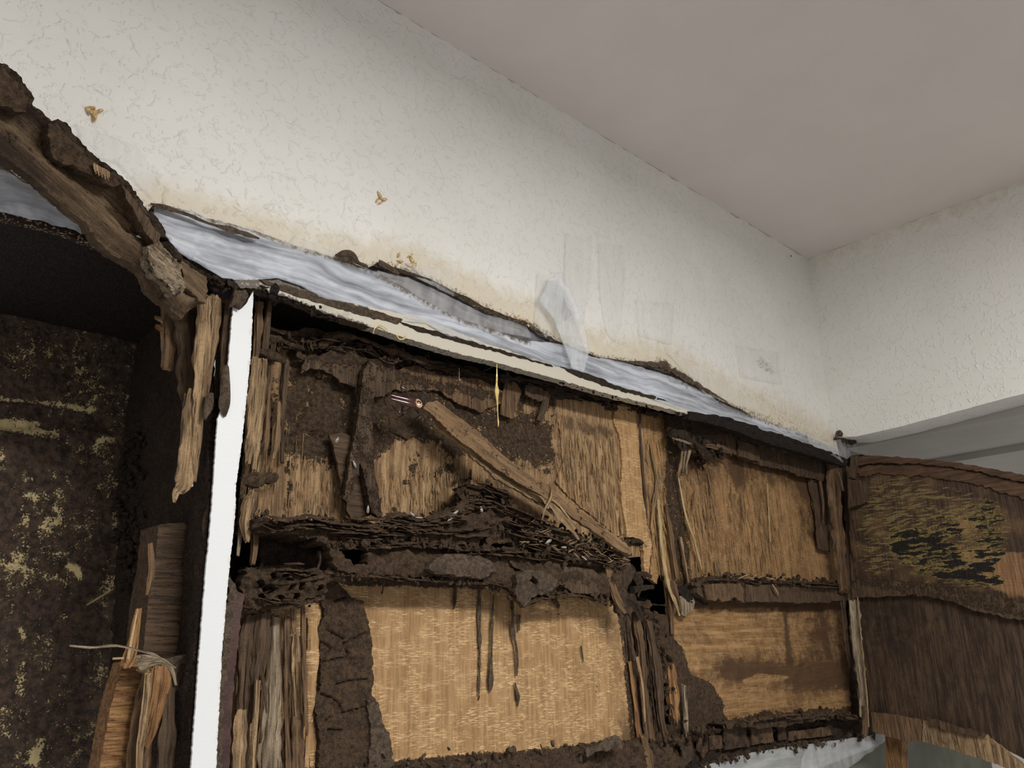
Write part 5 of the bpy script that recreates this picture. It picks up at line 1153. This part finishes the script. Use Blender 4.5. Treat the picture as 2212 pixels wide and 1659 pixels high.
# ================================================================== leaning rotten beam, upper left
p0 = A(-.012).hit(430, 640); p1 = A(-.10).hit(0, 240)
dd = p1 - p0; dd /= np.linalg.norm(dd)
nb = np.cross(dd, np.cross((0, -1, 0), dd)); nb /= np.linalg.norm(nb)
if nb[1] > 0: nb = -nb
BP = Plane(p0, nb)
BT = [(-90, 110), (-40, 130), (0, 145), (22, 160), (40, 178), (60, 212), (58, 232), (76, 245), (100, 268), (110, 262), (130, 268), (152, 298), (190, 338), (225, 362), (262, 396), (300, 445), (330, 470), (348, 515), (372, 548), (400, 572), (448, 600)]
BBt = [(445, 655), (420, 668), (400, 690), (375, 660), (332, 625), (328, 600), (300, 575), (250, 545), (225, 520), (195, 480), (150, 440), (110, 410), (70, 375), (30, 345), (0, 320), (-90, 270)]
def bh(px, py, P):
    a = segdist(px, py, BT); b = segdist(px, py, BBt); v = a / (a + b + 1e-6)
    s = sstep(60, 200, px)
    h = .010 * np.exp(-(v / .14) ** 2) - .007 * np.exp(-((v - .38) / .2) ** 2) + .005 * np.exp(-((v - .72) / .10) ** 2) - .008 * sstep(.78, 1.0, v)
    h += .0022 * fbm(P[:, 0] * 26, P[:, 2] * 26, seed=81, oct=4)
    g = dd @ np.zeros(3)
    al = P @ dd; ac = P @ np.cross(dd, nb)
    h += .0016 * vnoise(ac * 350, al * 12, seed=83) + .0018 * fbm(P[:, 0] * 120, P[:, 2] * 120, seed=89, oct=3)
    for c in ([(230, 415), (290, 470)], [(240, 448), (285, 498)], [(296, 492), (340, 520)], [(330, 540), (352, 545)]):
        h -= .006 * stroke(px, py, c, 4, 4)
    return h
def grain_b(P): return np.stack([P @ np.cross(dd, nb), P @ nb, P @ dd], 1)
BM = thing('rotten_beam', p0, 'rotten brown hollow beam leaning diagonally up to the left edge of the picture', 'beam')
slab('board', BT + BBt, BP, W_BEAM, BM, th=.014, sp=4.5, jag=2.2, hf=bh, grain=grain_b, holes=[[(296, 494), (312, 500), (345, 516), (352, 524), (330, 520), (304, 508)]],
     af=lambda px, py, P: {'dark': .1 + .75 * (1 - sstep(0, 26, segdist(px, py, BT))) + .35 * (1 - sstep(60, 150, px)) + .45 * sstep(.6, .9, segdist(px, py, BT) / (segdist(px, py, BT) + segdist(px, py, BBt) + 1)), 'mud': .22 + .3 * (1 - sstep(0, 14, segdist(px, py, BT)))})  # dark: crust along the top; lower edge coloured darker as its shaded side
BP2 = Plane(p0 + nb * .012, nb)
slab('bark_crust', [(-80, 112), (0, 146), (24, 162), (42, 182), (60, 214), (56, 244), (20, 232), (-10, 222), (-80, 190)], BP2, MUD, BM, th=.012, sp=4, jag=3, hf=lambda px, py, P: .005 * fbm(P[:, 0] * 60, P[:, 2] * 60, seed=84))
slab('bark_crust', [(106, 264), (128, 266), (152, 298), (190, 340), (225, 364), (262, 398), (250, 402), (225, 398), (205, 386), (180, 372), (160, 358), (140, 352), (118, 338), (108, 300)], BP2, MUD, BM, th=.012, sp=4, jag=2.6, hf=lambda px, py, P: .006 * fbm(P[:, 0] * 60, P[:, 2] * 60, seed=85))
slab('bark_crust', [(262, 396), (300, 445), (345, 505), (352, 540), (330, 520), (300, 478), (272, 430)], BP2, W_DARK, BM, th=.012, sp=4, jag=2, hf=lambda px, py, P: .003 * fbm(P[:, 0] * 60, P[:, 2] * 60, seed=86))
mb = MB()
for i in range(16):
    x = 202 + i * 2.2
    strip_mesh(mb, [(x, 352 + i * 1.2, -.085, 3.4), (x + 1, 366 + i * 1.2 + (i % 3) * 4, -.086, 2.6)], m=6, sp=6, seed=i, th=.8, ragged=.6)
tag(mb.build('torn_fibres', W_SPL, BM), kind='stuff')
slab('broken_end', [(318, 530), (345, 525), (365, 545), (385, 560), (390, 590), (396, 630), (380, 640), (370, 618), (350, 600), (335, 590), (322, 565)], Plane(p0 + nb * .016, nb), W_GREY, BM, th=.014, sp=4, jag=3, hf=lambda px, py, P: .006 * fbm(P[:, 0] * 50, P[:, 2] * 50, seed=87), grain=grain_b, af=lambda px, py, P: {'dark': .35, 'mud': .3})
slab('broken_end', [(392, 560), (448, 598), (446, 655), (430, 648), (415, 630), (400, 615)], Plane(p0 + nb * .008, nb), W_BEAM, BM, th=.012, sp=4, jag=2, grain=grain_b, hf=lambda px, py, P: .003 * fbm(P[:, 0] * 50, P[:, 2] * 50, seed=88), af=lambda px, py, P: {'dark': .2})
# ragged dark flake on top of the white strip
o = slab('wood_flake', [(508, 625), (530, 628), (536, 640), (528, 655), (520, 668), (508, 660), (498, 664)], -.012, MUD_G, None, th=.006, sp=4, jag=2, hf=lambda px, py, P: .003 * fbm(P[:, 0] * 80, P[:, 2] * 80))
tag(o, 'small grey torn flake stuck on the top end of the white edge strip', 'flake')
mb = MB()
crumbs(mb, [(455, 608), (480, 612), (510, 625)], -.01, .02, 60, 4, 9, 66, .6, 7)
tag(mb.build('mud_lumps', MUD_D, MC), kind='stuff')

# ================================================================== loose broken strip with the cockroach
PLK = [(920, 868), (945, 866), (970, 885), (1008, 912), (1040, 935), (1075, 972), (1110, 1005), (1150, 1030), (1190, 1052), (1240, 1090), (1300, 1135), (1350, 1170), (1362, 1185), (1355, 1196), (1340, 1190), (1300, 1160), (1255, 1130), (1205, 1095), (1160, 1065), (1100, 1030), (1050, 995), (1010, 965), (975, 940), (940, 905), (938, 898), (915, 882)]
# the strip leans: its upper left end stands proud, its foot rests on the mud ledge
q0 = A(.012).hit(925, 875); q1 = A(-.028).hit(1355, 1190)
d2 = q1 - q0; d2 /= np.linalg.norm(d2)
n2 = np.cross(d2, np.cross((0, -1, 0), d2)); n2 /= np.linalg.norm(n2)
n2 = n2 if n2[1] < 0 else -n2
c2 = np.cross(d2, n2)
PP = Plane(q0, n2)
PK = thing('broken_strip', q1, 'long brown split wood strip lying diagonally across the upper cell, below the cockroach', 'wood strip')
def grain_p(P): return np.stack([P @ c2, P @ n2, P @ d2], 1)
def pkh(px, py, P):
    h = .0014 * vnoise(P @ c2 * 300, P @ d2 * 9, seed=91) + .002 * vnoise(P @ c2 * 70, P @ d2 * 12, seed=92) 
    h -= .004 * stroke(px, py, [(1040, 938), (1060, 962), (1070, 975), (1062, 980)], 1.4, 2.2)
    h -= .004 * stroke(px, py, [(1000, 940), (1025, 945)], 1.2, 2)
    return h
slab('strip_face', PLK, PP, W_CURL, PK, th=.006, sp=4, jag=1.4, hf=pkh, grain=grain_p, af=lambda px, py, P: {'pale': .16 * stroke(px, py, [(960, 930), (1060, 985), (1150, 1045)], 8, 10), 'dark': .12, 'mud': .28},
     holes=[[(1156, 1022), (1168, 1030), (1170, 1034), (1160, 1030)], [(1290, 1132), (1300, 1137), (1312, 1146), (1302, 1142)], [(1322, 1142), (1334, 1146), (1338, 1156), (1328, 1152)], [(1342, 1162), (1352, 1165), (1346, 1172)]])
slab('lower_layer', [(940, 912), (962, 922), (1010, 958), (1060, 990), (1110, 1030), (1165, 1065), (1180, 1085), (1160, 1085), (1120, 1060), (1080, 1040), (1040, 1005), (990, 962), (950, 930)], Plane(q0 - n2 * .010, n2), W_SPL, PK, th=.004, sp=4, jag=2, hf=pkh, grain=grain_p)
for i, pth in enumerate(([(1080, 1030, .012, 6), (1120, 1050, .01, 9), (1165, 1085, .004, 12), (1200, 1110, .0, 10)], [(1194, 1042, -.016, 4), (1190, 1075, -.018, 8), (1178, 1100, -.016, 7), (1170, 1130, -.012, 6)], [(1180, 1075, -.01, 10), (1200, 1100, -.014, 16), (1225, 1130, -.016, 13), (1250, 1165, -.016, 5)], [(1192, 1080, -.018, 6), (1206, 1090, -.018, 7), (1230, 1120, -.02, 5), (1262, 1160, -.018, 3)], [(1140, 1060, .0, 6), (1168, 1072, -.008, 7), (1185, 1098, -.014, 5)])):
    strip('splinter', pth, W_SPL if i else W_GREY, PK, th=.5, m=9, sp=5, flute=.3, wob=.3, ragged=.5, seed=320 + i)

# cockroach sitting on the strip's upper end
rc = A(-.004).hit(878, 868)
CR = thing('cockroach', rc, 'shiny dark red-brown cockroach at the top end of the diagonal wood strip', 'insect')
h_a = A(-.004).hit(843, 858); h_b = A(-.010).hit(913, 876)
ax = h_b - h_a; LN = np.linalg.norm(ax); ax /= LN
nv = np.array([-.55, -.72, .32]); nv -= ax * (nv @ ax); nv /= np.linalg.norm(nv)
sd = np.cross(nv, ax)
def ell(name, c, a, b, h, mat, sub=ICO3, taper=0.0, flat=.4, par=None):
    V, Fc = sub
    t_ = V[:, 0]
    wv = 1 - taper * (-t_ * .5 + .5) ** 1.5
    z = np.where(V[:, 2] < 0, V[:, 2] * flat, V[:, 2])
    P = c + ax * (t_ * a)[:, None] + sd * (V[:, 1] * b * wv)[:, None] + nv * (z * h * wv)[:, None]
    mb = MB(); mb.add(P, Fc, V * .02); return mb.build(name, mat, par or CR, sharp=0)
mid_ = (h_a + h_b) / 2
ell('abdomen', mid_ - ax * LN * .05 - nv * .001, LN * .40, LN * .165, LN * .09, ROACH_B, taper=.5)
for s_ in (1, -1):
    ell('wing', mid_ - ax * LN * .10 + sd * s_ * LN * .055 + nv * (.0012 + .0003 * s_), LN * .43, LN * .145, LN * .09, ROACH, taper=.6)
PRO = ell('pronotum', mid_ + ax * LN * .34 + nv * .0018, LN * .12, LN * .15, LN * .07, ROACH_P)
ell('pronotum_mark', mid_ + ax * LN * .335 + nv * .0026, LN * .09, LN * .075, LN * .066, ROACH_B, par=PRO)
ell('head', mid_ + ax * LN * .47 - nv * .001, LN * .06, LN * .09, LN * .06, ROACH_B, sub=ICO2)
LG = [[(880, 862, -.002, 5), (872, 850, -.012, 4), (866, 838, -.010, 3), (870, 828, .0, 2)], [(892, 866, -.002, 5), (880, 848, -.014, 4), (866, 832, -.012, 3), (884, 830, .0, 2)], [(905, 870, -.002, 5), (912, 862, -.014, 4), (890, 828, -.008, 2)],
      [(870, 878, .0, 5), (866, 892, -.012, 4), (850, 880, -.006, 3), (846, 874, .006, 2)], [(885, 882, .0, 5), (876, 890, -.014, 4), (868, 898, -.008, 3), (856, 905, .008, 1.6)], [(898, 884, .0, 5), (906, 896, -.01, 4), (896, 906, .006, 2)]]
for i, pth in enumerate(LG):
    strip('leg', pth, ROACH_B, CR, th=.9, m=7, sp=3, flute=.1, wob=.2, seed=340 + i)
for i, pth in enumerate(([(914, 874, -.012, 1.6), (920, 850, -.02, 1.3), (900, 830, -.016, 1.1), (875, 826, -.008, .8)], [(914, 876, -.012, 1.6), (928, 862, -.02, 1.3), (910, 842, -.018, 1.1), (885, 822, -.01, .8)])):
    strip('antenna', pth, ROACH_B, CR, th=.9, m=6, sp=4, flute=0, wob=0, seed=350 + i)

# hanging resin strand and threads
o = strip('resin_strand', [(1073, 786, -.004, 2.5), (1073, 810, -.004, 4), (1072, 835, -.003, 7), (1072, 852, -.003, 9), (1074, 870, -.003, 6), (1075, 895, -.002, 4), (1076, 914, -.002, 4), (1076, 922, -.002, 1.5)], RESIN, None, th=.6, m=9, sp=3, flute=.35, wob=.5, seed=401)
tag(o, 'yellow dried resin strand hanging from the cream top rail, the longest one', 'resin strand')
o = strip('resin_strand', [(992, 795, .03, 1.6), (992, 812, .03, 1.6), (992, 822, .03, 4), (996, 820, .03, 2)], WING, None, th=.8, m=6, sp=3, seed=402); tag(o, 'short whitish thread with a tiny drop, left of the long yellow strand', 'thread')
o = strip('resin_strand', [(1073, 786, -.002, 1), (1058, 796, .02, 1), (1044, 802, .045, 1)], WING, None, th=.8, m=5, sp=4, seed=403); tag(o, 'fine cobweb thread running left from the top of the yellow strand', 'thread')
o = strip('resin_strand', [(806, 721, -.008, 2), (810, 708, -.01, 3.4), (820, 703, -.01, 3.6), (832, 708, -.01, 2.6), (838, 718, -.008, 2)], RESIN, None, th=.8, m=7, sp=3, seed=404); tag(o, 'small yellow curled resin thread arching off the rail edge', 'resin strand')
o = strip('resin_strand', [(856, 722, -.008, 2), (862, 732, -.01, 2.6), (872, 732, -.01, 2.6), (878, 724, -.008, 2)], RESIN, None, th=.8, m=7, sp=3, seed=405); tag(o, 'tiny looped yellow thread under the rail edge, right of the arching one', 'resin strand')
o = strip('twig', [(150, 1395, .0, 3), (200, 1399, .0, 4), (250, 1395, .0, 4), (300, 1405, .0, 4), (340, 1418, .0, 4.5), (380, 1443, .0, 3)], W_GREY, None, th=.8, m=8, sp=5, flute=.3, wob=.4, seed=406); tag(o, 'thin bent grey twig sticking out sideways below the grooved dark block', 'twig')
o = strip('straw', [(187, 1307, .26, 3), (215, 1290, .255, 4), (245, 1272, .25, 2.4)], STRAW, None, th=.5, m=7, sp=4, flute=.3, seed=407); tag(o, 'pale straw sliver leaning on the mottled dark panel, at the left', 'straw')
o = strip('straw', [(243, 1423, .02, 5), (268, 1422, .02, 4)], STRAW, None, th=.5, m=7, sp=4, flute=.3, seed=408); tag(o, 'short pale sliver poking left from the orange saw-cut board', 'straw')

# insect wings on the wall and on the ledge
def wing(px, py, y, a, L, W, mat, mb):
    c, s = math.cos(a), math.sin(a)
    pg = []
    for k in range(10):
        t = k / 10 * 2 * math.pi
        u = math.cos(t) * L / 2; v = math.sin(t) * W / 2 * (1 + .35 * math.cos(t))
        pg.append((px + u * c - v * s, py + u * s + v * c))
    return slab_mesh(mb, pg, A(y), th=.0004, sp=5, jag=0, hf=lambda qx, qy, P: .0015 * np.sin((qx - px) * .3))
def swarm(label, pts, mat, y=-.003):
    mb = MB()
    for (x, y_, a, L, W) in pts: wing(x, y_, y, a, L, W, mat, mb)
    return tag(mb.build('insect_cluster', mat, None, sharp=0), label, 'insect')
swarm('pale amber winged insect stuck on the wall above the leaning beam', [(192, 238, 1.0, 22, 7), (203, 243, 1.3, 30, 8), (212, 240, -.2, 26, 7), (204, 252, 1.5, 22, 8), (198, 232, .4, 18, 6)], AMBER)
swarm('small amber winged insect alone in the middle of the wall', [(820, 420, 1.2, 18, 4), (828, 430, .3, 16, 5), (822, 438, -.5, 14, 4), (816, 432, 2.0, 12, 4)], AMBER)
swarm('orange insect wings just above the grey paper tear, right cluster', [(890, 560, 1.2, 20, 5), (884, 572, .5, 18, 5), (896, 574, 1.9, 16, 5), (886, 552, -.6, 12, 4)], AMBER)
swarm('orange insect wings just above the grey paper tear, left cluster', [(862, 550, 1.8, 12, 4), (864, 564, .4, 14, 4), (858, 572, 2.2, 10, 3)], AMBER)
swarm('amber insect legs caught at the right tip of the grey paper tear', [(1118, 684, 2.4, 14, 3), (1132, 690, .2, 16, 3), (1140, 700, 1.2, 14, 3)], AMBER)
WN = [(975, 1118, -.9, 22, 7), (983, 1108, -.7, 16, 5), (890, 1110, 1.0, 14, 4), (905, 1118, .2, 16, 3), (1040, 1100, 1.4, 14, 4), (668, 1120, .7, 14, 4), (1185, 1170, -.8, 14, 6), (1218, 1182, .2, 10, 5), (728, 950, 1.9, 14, 6), (766, 1002, 1.3, 18, 4), (795, 1100, 1.6, 18, 4), (1262, 1205, .9, 14, 3), (1058, 1290, 1.5, 20, 5)]
WL = ['shed pale insect wing, the largest one, below the pile of mud flakes', 'shed pale wing touching the upper end of the largest wing', 'upright shed pale wing on the ledge, right of the forked mud tube', 'level shed pale wing on the ledge, just right of the upright one', 'shed pale wing on the right flank of the mud flake pile',
      'shed pale wing on the left end of the mud ledge', 'shed whitish wing in the straw-like frass under the diagonal strip, left of two', 'shed whitish wing in the straw-like frass under the diagonal strip, right of two', 'shed glassy wing at the top of the wood flake left of the forked mud tube', 'shed glassy wing in the fork of the mud tube',
      'shed glassy wing near the foot of the forked mud tube', 'small shed wing on the mud face left of the black hole', 'shed glassy wing hanging at the top of the middle mud drip']
for i, (x, y_, a, L, W) in enumerate(WN):
    mb = MB(); yy = -.016 if 1090 < y_ < 1250 else (.026 if y_ < 1010 else .0)
    if y_ > 1250: yy = .045
    wing(x, y_, yy, a, L, W, WING, mb)
    tag(mb.build('insect_wing', WING, None, sharp=0), WL[i], 'insect wing', 'shed wings on the mud')
mb = MB(); clump_mesh(mb, A(-.006).hit(1709, 553), .0022, 3, (1, .6, 1.3), .3); tag(mb.build('fly', ROACH_B), 'tiny dark speck of an insect on the wall close to the ceiling corner', 'insect')
